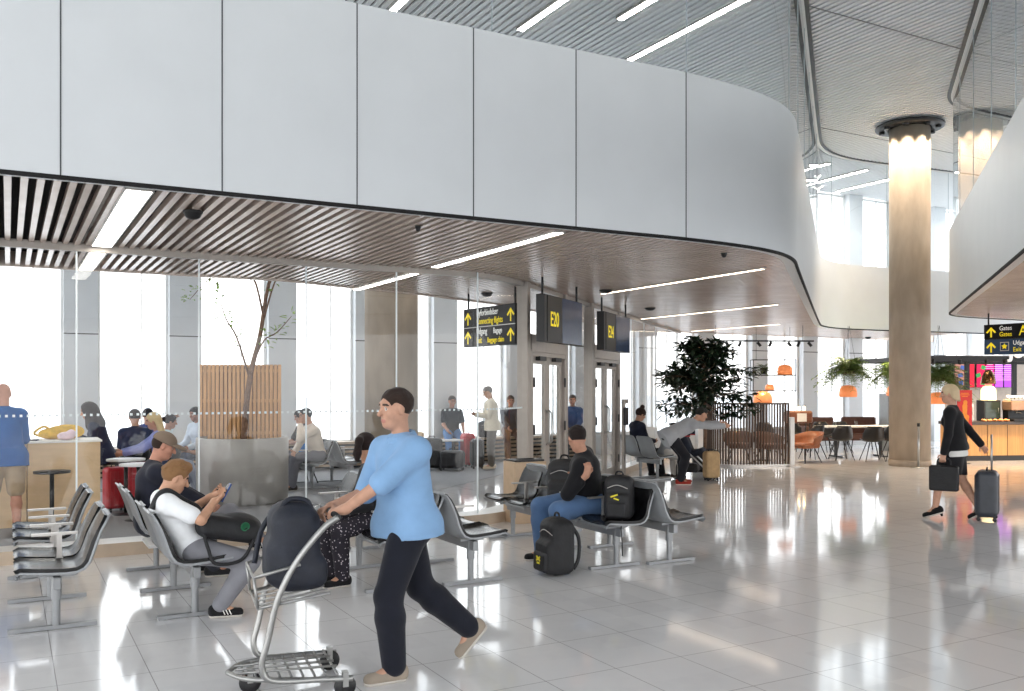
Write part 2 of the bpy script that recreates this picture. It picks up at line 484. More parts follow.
# ------------------------------------------------------------------ mezzanine slabs and their slatted undersides
sl = MB()
a = -8.0
while a < 22.5:
    b0, b1 = interp(FLs, a) + .06, interp(BL, a)
    if b1 - b0 > .1: sl.beam(AB(a, b0, Z1 + .03), AB(a, b1, Z1 + .03), .047, .06)
    a += .1
struct(sl.build('ceiling.002', m_slat))
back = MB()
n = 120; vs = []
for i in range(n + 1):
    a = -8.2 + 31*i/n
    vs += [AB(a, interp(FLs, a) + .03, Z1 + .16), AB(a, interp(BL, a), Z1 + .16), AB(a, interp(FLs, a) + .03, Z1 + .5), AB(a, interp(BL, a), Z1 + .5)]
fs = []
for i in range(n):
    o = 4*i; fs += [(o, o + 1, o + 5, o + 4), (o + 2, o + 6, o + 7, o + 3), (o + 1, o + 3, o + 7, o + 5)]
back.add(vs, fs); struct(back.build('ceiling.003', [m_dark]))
edge = MB().wall([V(p) for p in BL], Z1 - .02, Z1 + .5, thick=.05, side=1); struct(edge.build('trim_1', m_slat))
sl = MB(); a = 1.0
qa = [ab(p) for p in FRs]
while a < 24:
    b1 = interp(FRs, a) - .06
    sl.beam(AB(a, max(b1 - 9, -6), Z1 + .03), AB(a, b1, Z1 + .03), .047, .06); a += .1
struct(sl.build('ceiling.004', m_slat))
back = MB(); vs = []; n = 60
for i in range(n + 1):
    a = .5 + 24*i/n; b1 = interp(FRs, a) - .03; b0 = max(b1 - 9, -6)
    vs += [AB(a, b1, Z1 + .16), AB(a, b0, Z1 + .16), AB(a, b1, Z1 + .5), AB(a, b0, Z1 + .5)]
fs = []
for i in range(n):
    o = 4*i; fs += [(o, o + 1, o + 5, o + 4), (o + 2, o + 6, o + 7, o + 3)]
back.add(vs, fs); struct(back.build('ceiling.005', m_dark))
# fascias
def fascia(name, path, joints, side):
    f = MB().wall(path, Z1, Z2, thick=.14, side=side, smooth=False)
    o = struct(f.build(name, [m_fascia, m_joint]))
    for p in o.data.polygons: p.use_smooth = abs(p.normal.z) < .5
    o.data.set_sharp_from_angle(angle=R(35))
    j = MB()
    P = [V((p[0], p[1], 0)) for p in path]
    for q in joints:
        best = min(range(len(P) - 1), key=lambda i: (((P[i] + P[i + 1])/2) - q).length)
        d = (P[best + 1] - P[best]).normalized(); nrm = V((d.y, -d.x, 0))*(1 if side > 0 else -1)
        t = (q - P[best]).dot(d); c = P[best] + d*t + nrm*.0005
        j.box(c + V((0, 0, (Z1 + Z2)/2)), (.009, .006, Z2 - Z1), math.atan2(d.y, d.x))
    e = MB().wall(offset(P, -.004*side), Z1 - .015, Z1 + .012, thick=.03*1, side=side)
    j.v and struct(j.build(name.replace('wall', 'trim_2') , m_joint)); struct(e.build('trim_3', m_dark))
    return o
jl = [AB(a, 6.78) for a in (-4.84, -3.81, -2.78, -1.75, -.72, .31, 1.36, 2.38, 3.39, 4.4)] + [V((1.66, 8.63, 0))]
fascia('wall_left_upper', FLs, jl, 1)
fascia('wall_right_upper', FRs, [], -1)
# upper glass and its head track
def upper_glass(name, path, side, step=2.1, start=0):
    P = offset([V((p[0], p[1], 0)) for p in path], .07*side)
    g = MB().wall(P, Z2, ZC, smooth=True); g.build(name, m_glassup, recalc=False)['kind'] = 'structure'
    s = MB()
    for i, q in enumerate(resample(P, step)):
        if i >= start: s.box(q + V((0, 0, (Z2 + ZC)/2)), (.009, .009, ZC - Z2))
    struct(s.build('glass_seam_strip', m_seamd))
    t = MB().wall(offset(P, -.10), ZC - .012, ZC + .1, thick=.20, side=1); struct(t.build('trim_4', m_black))
    t = MB().wall(offset(P, -.035), ZC - .035, ZC + .05, thick=.07, side=1); struct(t.build('trim_5', m_white))
m_seamd = M('grey glass seam', (158, 168, 172), .4, var=.02)
upper_glass('wall_left_glass', FLs, 1)
upper_glass('wall_right_glass', FRs, -1)

# ------------------------------------------------------------------ gate glass wall
GC = [AB(-9, 10.02), AB(4.7, 10.02), AB(5.35, 10.1), V((.148, 12.25, 0))]
GCs = smooth_path(GC, 2)
g = MB().wall(GCs, .1, Z1 - .02, smooth=True)
dots = []
for q in resample(GCs, .062):
    if ab(q)[0] > -1.2: g.box(q + V((0, 0, 1.41)), (.024, .004, .024), A29, 1)
struct(g.build('wall_gate_glass', [m_glass, m_seam], recalc=False))
sj = MB()
for a in (-4.0, -2.85, -1.7, -.55, .6, 1.77, 2.92, 4.0, 5.07):
    sj.box(AB(a, 10.02, (Z1 + .1)/2), (.016, .014, Z1 - .1), A29)
struct(sj.build('glass_seam_strip', m_seam))
D1a, D1b, D2a, D2b, GE = V((.2, 12.38, 0)), V((.77, 13.95, 0)), V((1.34, 15.52, 0)), V((1.97, 17.2, 0)), V((4.3, 23.3, 0))
struct(MB().wall([D1b, D2a], .1, Z1 - .02).build('wall_gate_glass.001', m_glass, recalc=False))
struct(MB().wall([D2b, V((3.45, 21.1, 0)), GE], .1, Z1 - .02).build('wall_gate_glass.002', m_glass, recalc=False))
sj = MB()
for q in resample([D2b, V((3.45, 21.1, 0)), GE], 1.2): sj.box(q + V((0, 0, 1.6)), (.016, .016, 3))
struct(sj.build('glass_seam_strip', m_seam))
rail = MB().wall(offset(GCs + [D1b, D2a, D2b, V((3.45, 21.1, 0)), GE], -.03), Z1 - .06, Z1 + .02, thick=.06); struct(rail.build('trim_6', m_frame))
cb = MB().wall(offset(GCs, -.16), 0, .13, thick=.36); cbo = cb.build('baseboard_gate', [m_curb, m_curbtop])
def top_mat(o):
    for p in o.data.polygons: p.material_index = 1 if p.normal.z > .7 else 0
    struct(o)
top_mat(cbo)
for i, (p, q) in enumerate(((D1b, D2a), (D2b, V((3.45, 21.1, 0))), (V((3.45, 21.1, 0)), GE))):
    d = (q - p).normalized()
    top_mat(MB().wall(offset([p + d*.12, q - d*.02], -.12), 0, .13, thick=.26).build('baseboard_gate', [m_curb, m_curbtop]))
def post(q, w_=.12, z1=Z1):
    d = (D1b - D1a).normalized()
    return struct(MB().box(q + V((0, 0, z1/2)), (w_, w_*1.15, z1), math.atan2(d.y, d.x)).build('pillar', m_frame, bevel=.004))
def door(name, p, q):
    """double glazed door in a framed portal from p to q"""
    d = (q - p); Ln = d.length; d.normalize(); ang = math.atan2(d.y, d.x)
    r = bpy.data.objects.new(name, None); COL.objects.link(r); r.location = p; r.rotation_euler = (0, 0, ang); struct(r)
    fr = MB()
    for x in (.03, Ln - .03): fr.box((x, 0, 1.1), (.1, .14, 2.2))
    fr.box((Ln/2, 0, 2.29), (Ln, .16, .24)); fr.box((Ln/2, 0, 2.14), (Ln, .14, .06))
    fr.build('door_frame', m_frame, r, bevel=.005)
    for j in range(2):
        x0 = .09 + j*(Ln - .18)/2; x1 = x0 + (Ln - .18)/2
        lf = MB()
        for x in (x0 + .06, x1 - .06): lf.box((x, 0, 1.05), (.11, .05, 2.1))
        for z, h_ in ((.1, .2), (2.06, .1)): lf.box(((x0 + x1)/2, 0, z), (x1 - x0 - .01, .048, h_))
        lo = lf.build('door_leaf', m_frame, r, bevel=.003)
        MB().box(((x0 + x1)/2, 0, 1.1), (x1 - x0 - .2, .012, 1.84)).build('glass_pane', m_glass, lo)
        hx = x1 - .06 if j == 0 else x0 + .06
        hd = MB().tube([(hx, -.025, .85), (hx, -.08, .9), (hx, -.08, 1.3), (hx, -.025, 1.35)], .013)
        hd.build('handle', m_steel, lo)
        MB().box(((x0 + x1)/2, -.055, 2.085), (.3, .07, .06)).build('door_closer', m_black, lo, bevel=.005)
        hg = MB()
        for z in (.35, 1.1, 1.75): hg.box((x0 + .01 if j == 0 else x1 - .01, -.075, z), (.03, .02, .14))
        hg.build('hinge', m_black, lo)
    return r
door('door_1', D1a, D1b); door('door_2', D2a, D2b)
for q in (V((.16, 12.27, 0)), D1b + (D2a - D1b)*.0, D2a + (D1b - D2a)*.06): post(q, .13)
post(D2b + (D2b - D2a).normalized()*.06, .1)
pn = MB().wall([D1a, D1b], 2.41, Z1 - .05); pn.wall([D2a, D2b], 2.41, Z1 - .05)
struct(pn.build('wall_gate_glass.003', m_glass, recalc=False))

# ------------------------------------------------------------------ outer facade
BF = 18.6
ts = [-17.7, -15.87, -14.04, -12.21, -10.4, -8.57, -6.75, -4.86, -3.03, -1.22, .6, 2.5, 4.4, 6.31, 8.21, 10.14, 12.0, 13.9, 15.8, 17.7, 19.6, 21.5]
for i, t in enumerate(ts):
    a = 9.75 + t
    pb = MB().box(AB(a, BF, (ZC + .1)/2), (.57, .34, ZC + .1), A29)
    for z in (2.66, 5.0): pb.box(AB(a, BF - .168, z), (.574, .006, .022), A29, 1)
    struct(pb.build('pillar', [m_pillar, m_joint]))
    if i + 1 < len(ts):
        a2 = 9.75 + ts[i + 1]; c = (a + a2)/2; wd = a2 - a - .57
        fm = MB()
        for x in (-wd/2 + .025, wd/2 - .025, .12*wd): fm.box(AB(c + x, BF + .05, (ZC + .5)/2), (.05 if abs(x) > .2*wd else .018, .06, ZC - .5), A29)
        for z in (.53, ZC - .05): fm.box(AB(c, BF + .05, z), (wd, .06, .06), A29)
        wo = fm.build('window_%d' % (i + 1), m_white); struct(wo)
        MB().add([AB(c - wd/2, BF + .05, .5), AB(c + wd/2, BF + .05, .5), AB(c + wd/2, BF + .05, ZC), AB(c - wd/2, BF + .05, ZC)], [(0, 1, 2, 3)]).build('glass_pane', m_win, wo)
ext = MB().box(AB(9, BF + .1, .25), (37, .3, .5), A29); struct(ext.build('wall_back', m_pillar))
m_wood = M('taupe oak', (172, 150, 126), .5, var=.08, scale=6, stretch=(1, 1, 8))
lg = MB().box(AB(3.2, BF - .42, .53), (18.0, .46, .05), A29)
lg.box(AB(3.2, BF - .3, .25), (17.9, .1, .5), A29, 1)
for z in (.08, .17, .26, .35, .44): lg.box(AB(3.2, BF - .58, z), (17.9, .04, .045), A29)
struct(lg.build('trim_7', [m_wood, m_dark], bevel=.003))
# end wall of the upper storey strip seen past the column

# ------------------------------------------------------------------ concrete columns
def column(pos, r_, z0=0, z1=ZC):
    c = MB().lathe([(r_, z0), (r_, z1)], n=48); o = c.build('column', m_concrete); o.location = pos; struct(o); return o
CP = V((8.50, 19.45, 0)); column(CP, .41); column(V((-1.98, 14.95, 0)), .435)
MB().lathe([(.425, 0), (.425, .13), (.41, .135)], n=48).build('baseboard_column', m_concrete).location = CP
struct(bpy.data.objects['baseboard_column'])
ring = empty('ring_lamp', CP + V((0, 0, ZC - .11)), 0, 'black ring of spotlights around the top of the big concrete column', 'lamp')
MB().lathe([(.44, 0), (.66, 0), (.69, .02), (.69, .06), (.66, .08), (.44, .08), (.44, 0)], n=48).build('housing', m_black, ring)
for i in range(8):
    a = 2*PI*i/8 + .25
    sp = MB().lathe([(.045, -.05), (.06, -.05), (.06, .02), (.045, .02)], c=(.56*math.cos(a), .56*math.sin(a), 0), n=16).build('spotlight', m_black, ring)
    MB().lathe([(0, -.045), (.044, -.045)], c=(.56*math.cos(a), .56*math.sin(a), 0), n=16).build('bulb', m_lampw, sp)
    ld = bpy.data.lights.new('spot', 'SPOT'); lo = bpy.data.objects.new('spot', ld); COL.objects.link(lo)
    lo.location = CP + V((.56*math.cos(a), .56*math.sin(a), ZC - .19)); ld.energy = 30; ld.color = (1, .82, .62); ld.spot_size = R(100); ld.spot_blend = .6; ld.shadow_soft_size = .05
    lo.rotation_euler = (R(9)*math.sin(a), -R(9)*math.cos(a), 0)

for i, (tx, ty, tz) in enumerate(((7.6, 22.0, 3.9), (9.3, 22.9, 3.9), (11.2, 23.6, 3.9), (6.6, 16.5, 0), (10.2, 17.0, 0))):  # extra spots without fixtures, added to warm the far fascia and the floor
    a = 2*PI*i/5 + .6; ld = bpy.data.lights.new('spot', 'SPOT'); lo = bpy.data.objects.new('spot', ld); COL.objects.link(lo)
    p = CP + V((.66*math.cos(a), .66*math.sin(a), ZC - .20)); lo.location = p; ld.energy = 60 if tz else 220; ld.color = (1, .78, .54); ld.spot_size = R(60); ld.spot_blend = .9; ld.shadow_soft_size = .05
    lo.rotation_euler = (V((tx, ty, tz)) - p).to_track_quat('-Z', 'Y').to_euler()

# ------------------------------------------------------------------ lamps in the ceilings
def strip(a, b0, b1, z, wd, label, mat=m_lamp):
    c = AB(a, (b0 + b1)/2, z)
    o = empty('ceiling_light', c, A29 + PI/2, label, 'lamp', 'linear ceiling lights')
    MB().box((0, 0, 0), (b1 - b0, wd, .03)).build('diffuser', mat, o)
    hs = MB()
    for s_ in (-1, 1): hs.box((0, s_*(wd/2 + .008), .012), (b1 - b0 + .03, .014, .05)); hs.box((s_*((b1 - b0)/2 + .008), 0, .012), (.014, wd + .03, .05))
    hs.build('housing', m_alu, o)
    return o
strip(.82, 6.95, 9.9, Z1, .17, 'wide linear lamp in the low slatted ceiling near the left edge, before the glass')
strip(.82, 10.12, 12.0, Z1, .14, 'linear lamp in the low slatted ceiling at far left, behind the glass')
strip(4.37, 7.0, 9.75, Z1, .09, 'linear lamp slanting across the low slatted ceiling beside the panel edge, before the glass')
strip(4.41, 10.2, 12.6, Z1, .09, 'linear lamp in the low ceiling in front of the round column behind the glass')
strip(7.84, 8.0, 11.35, Z1, .05, 'thin linear lamp in the low ceiling right of the hanging gate screens', m_lampw)
strip(11.5, 11.4, 15.2, Z1, .04, 'thin linear lamp deep in the low ceiling above the dark tree', m_lampw)
strip(15.2, 15.0, 18.0, Z1, .04, 'thin linear lamp far back in the low ceiling over the cafe', m_lampw)
for a, b0, b1, lb in ((7.02, 8.6, 12.4, 'bright linear lamp in the high slatted ceiling, leftmost one above the white panels'),
                  (8.14, 8.2, 11.3, 'short linear lamp in the high slatted ceiling, second from left above the white panels'),
                  (9.3, 9.6, 12.7, 'long linear lamp in the high slatted ceiling just above the curved panel'),
                  (5.0, 9.5, 12.8, 'linear lamp in the high slatted ceiling hidden mostly by the white panels'),
                  (12.4, 16.2, 18.2, 'linear lamp of the upper storey left of the big column'),
                  (18.0, 16.1, 18.3, 'lowest linear lamp of the upper storey seen left of the big column'),
                  (19.4, 16.1, 18.3, 'middle linear lamp of the upper storey seen left of the big column'),
                  (20.8, 16.1, 18.3, 'linear lamp of the upper storey seen right of the big column')):
    strip(a, b0, b1, ZC - .02, .1, lb, m_lampup)
# warm cafe light and hall lamps
def point(p, en, col=(1, .8, .6), r_=.08):
    ld = bpy.data.lights.new('lamp', 'SPOT'); lo = bpy.data.objects.new('lamp', ld); COL.objects.link(lo); lo.location = p; ld.energy = en*2.2; ld.color = col; ld.shadow_soft_size = r_*.4; ld.spot_size = R(130); ld.spot_blend = .8
    return lo
# domes and sensors on the low ceiling
def sensor(px, py, z, rr, hh, label, cat='sensor', name='ceiling_sensor'):
    q = G(px, py, z)
    o = MB().lathe([(rr*1.1, 0), (rr*1.1, -hh*.25), (rr, -hh*.3), (rr*.8, -hh*.75), (rr*.4, -hh*.97), (0, -hh)], n=20).build(name, m_black)
    o.location = q; tag(o, label, cat); return o
sensor(193, 211, Z1, .07, .07, 'black dome camera on the slatted ceiling right of the widest lamp', 'camera', 'dome_camera')
sensor(606, 290, Z1, .09, .05, 'black round speaker on the low ceiling between the two gate screens', 'speaker', 'ceiling_speaker')
sensor(650, 308, Z1, .09, .05, 'black round speaker on the low ceiling right of the farther gate screen', 'speaker', 'ceiling_speaker')
sensor(487, 293, Z1, .08, .06, 'black round speaker above the connecting flights sign behind the glass', 'speaker', 'ceiling_speaker')
sensor(418, 226, Z1, .025, .05, 'small black sensor on the slats above the walking man', 'sensor')
sensor(724, 253, Z1, .03, .05, 'small black sensor near the curved corner of the low ceiling', 'sensor')
sensor(868, 337, Z1, .08, .06, 'black round speaker on the cafe ceiling above the hanging fern', 'speaker', 'ceiling_speaker')
# ================================================================== beam seating
m_shell = M('grey moulded seat shell', (150, 153, 156), .38, metal=.25, var=.02)
m_pad = M('black leather pad', (17, 17, 19), .24, var=.08, bump=.05, bscale=250, spec=.32)
m_leg = M('grey powder coated leg', (146, 148, 150), .4, metal=.4, var=.02)
m_tab = M('white laminate', (228, 228, 228), .35, var=.01)
PROF = [(.235, .405), (.245, .425), (.225, .436), (.15, .428), (.05, .418), (-.05, .412), (-.12, .416), (-.17, .437), (-.205, .48), (-.228, .54), (-.25, .61), (-.275, .68), (-.30, .745), (-.318, .79), (-.33, .806)]
def seat_sheet(off0, off1, inset, hw=.232):
    """closed sheet between two offsets of the seat profile"""
    pr = PROF[1:] if inset else PROF
    if inset: pr = pr[:-1]
    k = len(pr); nrm = []
    for i in range(k):
        a, b = pr[max(i - 1, 0)], pr[min(i + 1, k - 1)]
        d = V((b[0] - a[0], 0, b[1] - a[1])).normalized(); nrm.append(V((d.z, 0, -d.x)))
    m = 10; vs = []
    for off in (off0, off1):
        for i, (x, z) in enumerate(pr):
            e = k - 1 - i; w_ = hw - inset - (.05*max(0, 1 - e/2.2)**2) - (.035*max(0, 1 - i/2.0)**2) - (.012 if i > 8 else 0)
            for j in range(m + 1):
                s = -1 + 2*j/m; rise = .02*abs(s)**4*min(1, e/3)
                p = V((x, s*w_, z)) + nrm[i]*(off + rise)
                vs.append(p)
    fs = []; o = k*(m + 1)
    for i in range(k - 1):
        for j in range(m):
            a = i*(m + 1) + j; b = a + m + 1
            fs += [(a, a + 1, b + 1, b), (o + a, o + b, o + b + 1, o + a + 1)]
        a = i*(m + 1); b = a + m + 1; fs.append((a, b, o + b, o + a)); a += m; b += m; fs.append((b, a, o + a, o + b))
    for j in range(m):
        fs.append((j + 1, j, o + j, o + j + 1)); a = (k - 1)*(m + 1) + j; fs.append((a, a + 1, o + a + 1, o + a))
    mb = MB(); mb.add(vs, fs, 0, True); return mb
def mk(mb, name, mat):
    o = mb.build(name, mat); me = o.data; me.set_sharp_from_angle(angle=R(50)); bpy.data.objects.remove(o); return me
ME_SHELL = mk(seat_sheet(-.014, 0.0, 0), 'seat_shell', m_shell)
ME_PAD = mk(seat_sheet(.0005, .024, .010), 'seat_pad', m_pad)
t = MB(); t.tube([(0, 0, .02), (0, 0, .26)], .026, 14); t.tube([(0, 0, .21), (0, 0, .37)], .034, 14); t.box((.0, 0, .38), (.22, .06, .02))
t.box((.02, 0, .017), (.56, .05, .026)); t.box((.27, 0, .006), (.05, .046, .012)); t.box((-.23, 0, .006), (.05, .046, .012))
ME_LEG = mk(t, 'bench_leg', m_leg)
t = MB(); t.box((-.03, 0, .52), (.034, .028, .2)); t.box((.0, 0, .63), (.30, .045, .016)); t.box((-.03, 0, .43), (.05, .03, .05))
ME_ARM = mk(t, 'armrest', m_alu)
t = MB(); t.box((.0, 0, .405), (.44, .44, .022)); ME_TAB = mk(t, 'side_table', m_tab)
def inst(name, me, parent, loc=(0, 0, 0)):
    o = bpy.data.objects.new(name, me); COL.objects.link(o); o.parent = parent; o.location = loc; return o
def bench(pos, sgn, slots, label, pitch=.5, legs=None, arms=True):
    """sgn +1 faces along VD, -1 faces the other way; slots run away from the camera"""
    ang = A29 if sgn > 0 else A29 + PI
    r = empty('airport_bench', pos, ang, label, 'bench', 'airport beam benches')
    n = len(slots); y = lambda k: sgn*pitch*k
    bm_ = MB().box((0, (y(0) + y(n - 1))/2, .335), (.05, pitch*(n - 1) + .2, .085)); bm_.build('beam', m_leg, r, bevel=.006)
    for k in (legs if legs is not None else range(0, n, 2)): inst('leg', ME_LEG, r, (0, y(k), 0))
    for k, c in enumerate(slots):
        if c == 'S':
            s = inst('seat', ME_SHELL, r, (0, y(k), 0)); inst('seat_pad', ME_PAD, s)
        elif c == 'T': inst('side_table', ME_TAB, r, (0, y(k), 0))
        if arms and k < n - 1 and 'S' in slots[k:k + 2]: inst('armrest', ME_ARM, r, (0, y(k + .5), 0))
    return r
BP = {'B1': V((-3.19, 6.37, 0)), 'B2': V((-2.345, 6.73, 0)), 'B3L': V((-.94, 7.6, 0)), 'B3R': V((-.357, 7.85, 0)), 'B4L': V((.98, 8.546, 0)), 'B4R': V((1.515, 8.77, 0)), 'B6': V((2.62, 16.4, 0)), 'B7L': V((-3.3, 15.0, 0)), 'B7R': V((-2.72, 15.3, 0))}
bench(BP['B1'], -1, 'SSTSS', 'empty bench at the left edge, black seats facing the pale wooden counter')
bench(BP['B2'], 1, 'SSTSS', 'bench on which the boy in the white t-shirt sits with his phone')
bench(BP['B3L'], -1, 'SSTSS', 'bench behind the walking man, on which the ponytailed woman sits')
bench(BP['B3R'], 1, 'SSTSS', 'empty bench just right of the walking man, backs to the camera, facing the upright backpack')
bench(BP['B4L'], -1, 'SSTSS', 'bench carrying the man in black and the black backpack, behind the upright backpack')
bench(BP['B4R'], 1, 'SSTSS', 'empty bench in the middle of the hall, its seats facing the slatted screen')
bench(BP['B6'], 1, 'SS', 'short bench by the glass wall with the woman with a hair bun', legs=(0, 1))
bench(BP['B7L'], -1, 'SSS', 'bench behind the glass with the man in the cream sweater')
bench(BP['B7R'], 1, 'SSS', 'empty bench behind the glass beside the round brown column')
def seatpt(b, sgn, k, z=0.0): return BP[b] + UD*.5*k + V((0, 0, z))

# ================================================================== planter with tree
P0 = V((-3.95, 13.35, 0))
m_plc = M('dark grey cast concrete', (164, 160, 155), .42, var=.045, scale=3, bump=.05, spec=.5)
m_slatw = M('light oak slat', (200, 150, 98), .5, var=.07, scale=5, stretch=(6, 6, .6))
m_bark = M('tree bark', (112, 84, 66), .85, var=.15, scale=20, bump=.4, bscale=40)
m_soil = M('dark potting soil', (54, 44, 38), .95, var=.2, scale=40, bump=.5)
m_leaf = M('pale green leaf', (140, 170, 84), .55, var=.15)
m_leafd = M('dark glossy leaf', (34, 52, 34), .35, var=.2, scale=3)
pr = empty('round_planter', P0, 0, 'big round grey concrete planter holding a thin tree behind the glass', 'planter')
MB().lathe([(.60, 0), (.60, .05), (.65, .06), (.655, .94), (.645, .955), (.60, .955), (.595, .86)], n=64).build('pot', m_plc, pr)
MB().lathe([(0, .89), (.596, .88)], n=40).build('soil', m_soil, pr)
scr = empty('slat_screen', P0 + V((-.10, .22, .88)), A29*.25, 'light oak slatted screen standing in the round concrete planter', 'screen')
sm = MB()
for i in range(20):
    x = -.57 + i*.06
    sm.box((x, 0, .58), (.045, .03, 1.12))
sm.build('slat_panel', m_slatw, scr)
MB().box((0, .045, .58), (1.17, .008, 1.10)).build('backing', M('brown backing board', (140, 104, 70), .7, var=.05), scr)
rl = MB()
for z in (.12, .6, 1.05): rl.box((0, .03, z), (1.18, .02, .05))
rl.build('rail', m_slatw, scr)
def leaf_quads(mb, c, d, ln, wd, up=V((0, 0, 1)), mi=0, fold=.25):
    d = d.normalized(); s = d.cross(up)
    if s.length < .1: s = d.cross(V((1, 0, 0)))
    s.normalize(); n = s.cross(d)
    m1 = c + d*ln*.35; m2 = c + d*ln*.7
    vs = [c, m1 + s*wd*.5 + n*wd*fold, m1, m1 - s*wd*.5 + n*wd*fold, m2 + s*wd*.42 + n*wd*fold - n*ln*.04, m2 - n*ln*.04, m2 - s*wd*.42 + n*wd*fold - n*ln*.04, c + d*ln - n*ln*.12]
    mb.add(vs, [(0, 2, 1), (0, 3, 2), (1, 2, 5, 4), (2, 3, 6, 5), (4, 5, 7), (5, 6, 7)], mi, True)
tr = empty('indoor_tree', P0 + V((.03, -.05, .86)), 0, 'thin bare-stemmed tree with sparse pale leaves rising from the round planter', 'tree')
tk = MB()
trunk = curve3([(0, 0, 0), (.03, 0, .5), (.10, .02, 1.05), (.22, .04, 1.55), (.30, .06, 2.1), (.38, .1, 2.6), (.34, .1, 3.1)], 5)
tk.tube(trunk, [.05 - .033*i/(len(trunk) - 1) for i in range(len(trunk))], 10)
tips = []
for (s, pts) in ((9, [(.04, .02, 1.25), (-.12, .06, 1.55), (-.3, .1, 1.85), (-.42, .12, 2.25)]), (11, [(.1, 0, 1.35), (.3, -.03, 1.5), (.5, -.06, 1.62), (.72, -.1, 1.85)]), (16, [(.3, .05, 2.05), (.45, 0, 2.35), (.65, -.05, 2.5)]),
                 (18, [(.33, .1, 2.2), (.1, .12, 2.45), (-.2, .15, 2.6), (-.55, .2, 2.45), (-.86, .2, 2.12)]), (22, [(.36, .1, 2.6), (.55, .2, 2.9), (.7, .25, 3.2)]), (24, [(.36, .1, 2.7), (.15, .0, 3.0), (-.05, -.1, 3.2)])):
    c = curve3([trunk[min(s, len(trunk) - 1)]] + [V(p) for p in pts[1:]], 4)
    tk.tube(c, [.018 - .014*i/(len(c) - 1) for i in range(len(c))], 6); tips += c[3:]
tk.build('trunk', m_bark, tr)
lf = MB()
for p in tips:
    for _ in range(7 if p.x < -.3 else 4):
        d = V((random.uniform(-1, 1), random.uniform(-1, 1), random.uniform(-.3, .6)))
        q = p + d*random.uniform(.04, .16)
        leaf_quads(lf, q, d, random.uniform(.06, .11), .04)
stuff_leaf = lf.build('leaves', m_leaf, tr)

# ================================================================== dark tree, slatted screen, cafe
def bushy(pos, label, name='potted_ficus'):
    r = empty(name, pos, 0, label, 'plant')
    MB().lathe([(.17, 0), (.22, .05), (.25, .42), (.235, .44), (.22, .40), (0, .38)], n=28).build('pot', m_black, r)
    st = MB(); st.tube(curve3([(0, 0, .36), (.03, 0, .8), (-.02, 0, 1.3), (.03, 0, 1.9), (-.06, 0, 2.4)], 6), [.035 - .0008*i for i in range(25)], 8)
    lv = MB(); rnd = random.Random(3)
    for i in range(74):
        z = .95 + 1.4*rnd.random()**.8; a = rnd.random()*2*PI
        reach = (.92 if z < 1.75 else .92 - (z - 1.75)*.9)*rnd.uniform(.6, 1.05)
        e = V((reach*math.cos(a), reach*math.sin(a), z + rnd.uniform(-.05, .3)))
        c = curve3([(0, 0, z - .15), e*.5 + V((0, 0, z*.5 + .06)), e], 4)
        st.tube(c, [.011 - .001*j for j in range(len(c))], 5)
        for p in c[3:]:
            for _ in range(6):
                d = V((rnd.uniform(-1, 1), rnd.uniform(-1, 1), rnd.uniform(-.6, .6))) + V((e.x, e.y, 0))*.5
                leaf_quads(lv, p + d*.05, d, rnd.uniform(.12, .19), rnd.uniform(.06, .085))
    for p in ((-.06, 0, 2.42), (.26, 0, 2.38)):
        for _ in range(14):
            d = V((rnd.uniform(-1, 1), rnd.uniform(-1, 1), rnd.uniform(-.2, 1)))
            leaf_quads(lv, V(p) + d*.06, d, .16, .075)
    st.build('trunk', m_bark, r); lv.build('leaves', m_leafd, r)
    return r
bushy(V((3.82, 18.1, 0)), 'large dark-leaved potted tree in front of the bright windows, left of the slatted screen')
# curved slatted screen
m_slatd = M('brown slat', (84, 66, 54), .5, var=.1, scale=5, stretch=(5, 5, .5))
pth = [V((4.22, 20.0, 0)), V((4.22, 19.55, 0)), V((4.35, 19.25, 0)), V((4.75, 19.05, 0)), V((5.86, 19.25, 0))]
ps = smooth_path(pth, 3)
r = empty('room_divider', V((5.0, 19.2, 0)), 0, 'curved brown slatted screen standing at the cafe edge right of the dark tree', 'screen')
o = V((5.0, 19.2, 0)); sb = MB()
for i, q in enumerate(resample(ps, .062)): sb.box(q - o + V((0, 0, .69)), (.034, .03, 1.28), .15*i)
sb.build('slat_panel', m_slatd, r)
MB().wall([p - o for p in offset(ps, -.03)], 0, .05, thick=.06).build('base_rail', m_alu, r)
MB().wall([p - o for p in offset(ps, -.018)], 1.31, 1.345, thick=.036).build('top_rail', m_slatd, r)
MB().box(V((5.92, 19.25, .52)) - o, (.09, .09, 1.04)).build('end_post', m_alu, r, bevel=.004)
MB().box(V((5.95, 19.2, .012)) - o, (.24, .16, .024)).build('base_plate', m_alu, r, bevel=.004)

m_brownup = M('dark brown upholstery', (84, 56, 48), .7, var=.08)
m_tan = M('tan leather', (142, 86, 54), .5, var=.08, bump=.06, bscale=90)
m_copper = M('copper shade', (226, 140, 92), .35, metal=.35, var=.04, emit=.15, emitcol=(255, 150, 90))
m_brass = M('dark brass', (120, 88, 56), .25, metal=.9, var=.04)
m_oak = M('warm oak panel', (196, 148, 92), .5, var=.06, scale=4, stretch=(8, 8, .4))
m_birch = M('pale birch plywood', (214, 182, 142), .5, var=.03, scale=3, stretch=(1, 1, 4))
m_navy = M('dark navy fabric', (30, 36, 50), .85, var=.1)
m_red = M('red textile', (176, 36, 48), .6, var=.06)
m_redb = M('red print', (222, 48, 40), .5, var=.02)
m_orange = M('orange print', (250, 150, 40), .5, var=.03)
m_paper = M('white paper', (238, 236, 230), .6, var=.01)
m_bulb = emis('warm bulb', (255, 214, 160), 6.0)
m_chairk = M('black plastic shell', (24, 24, 26), .4, var=.04)

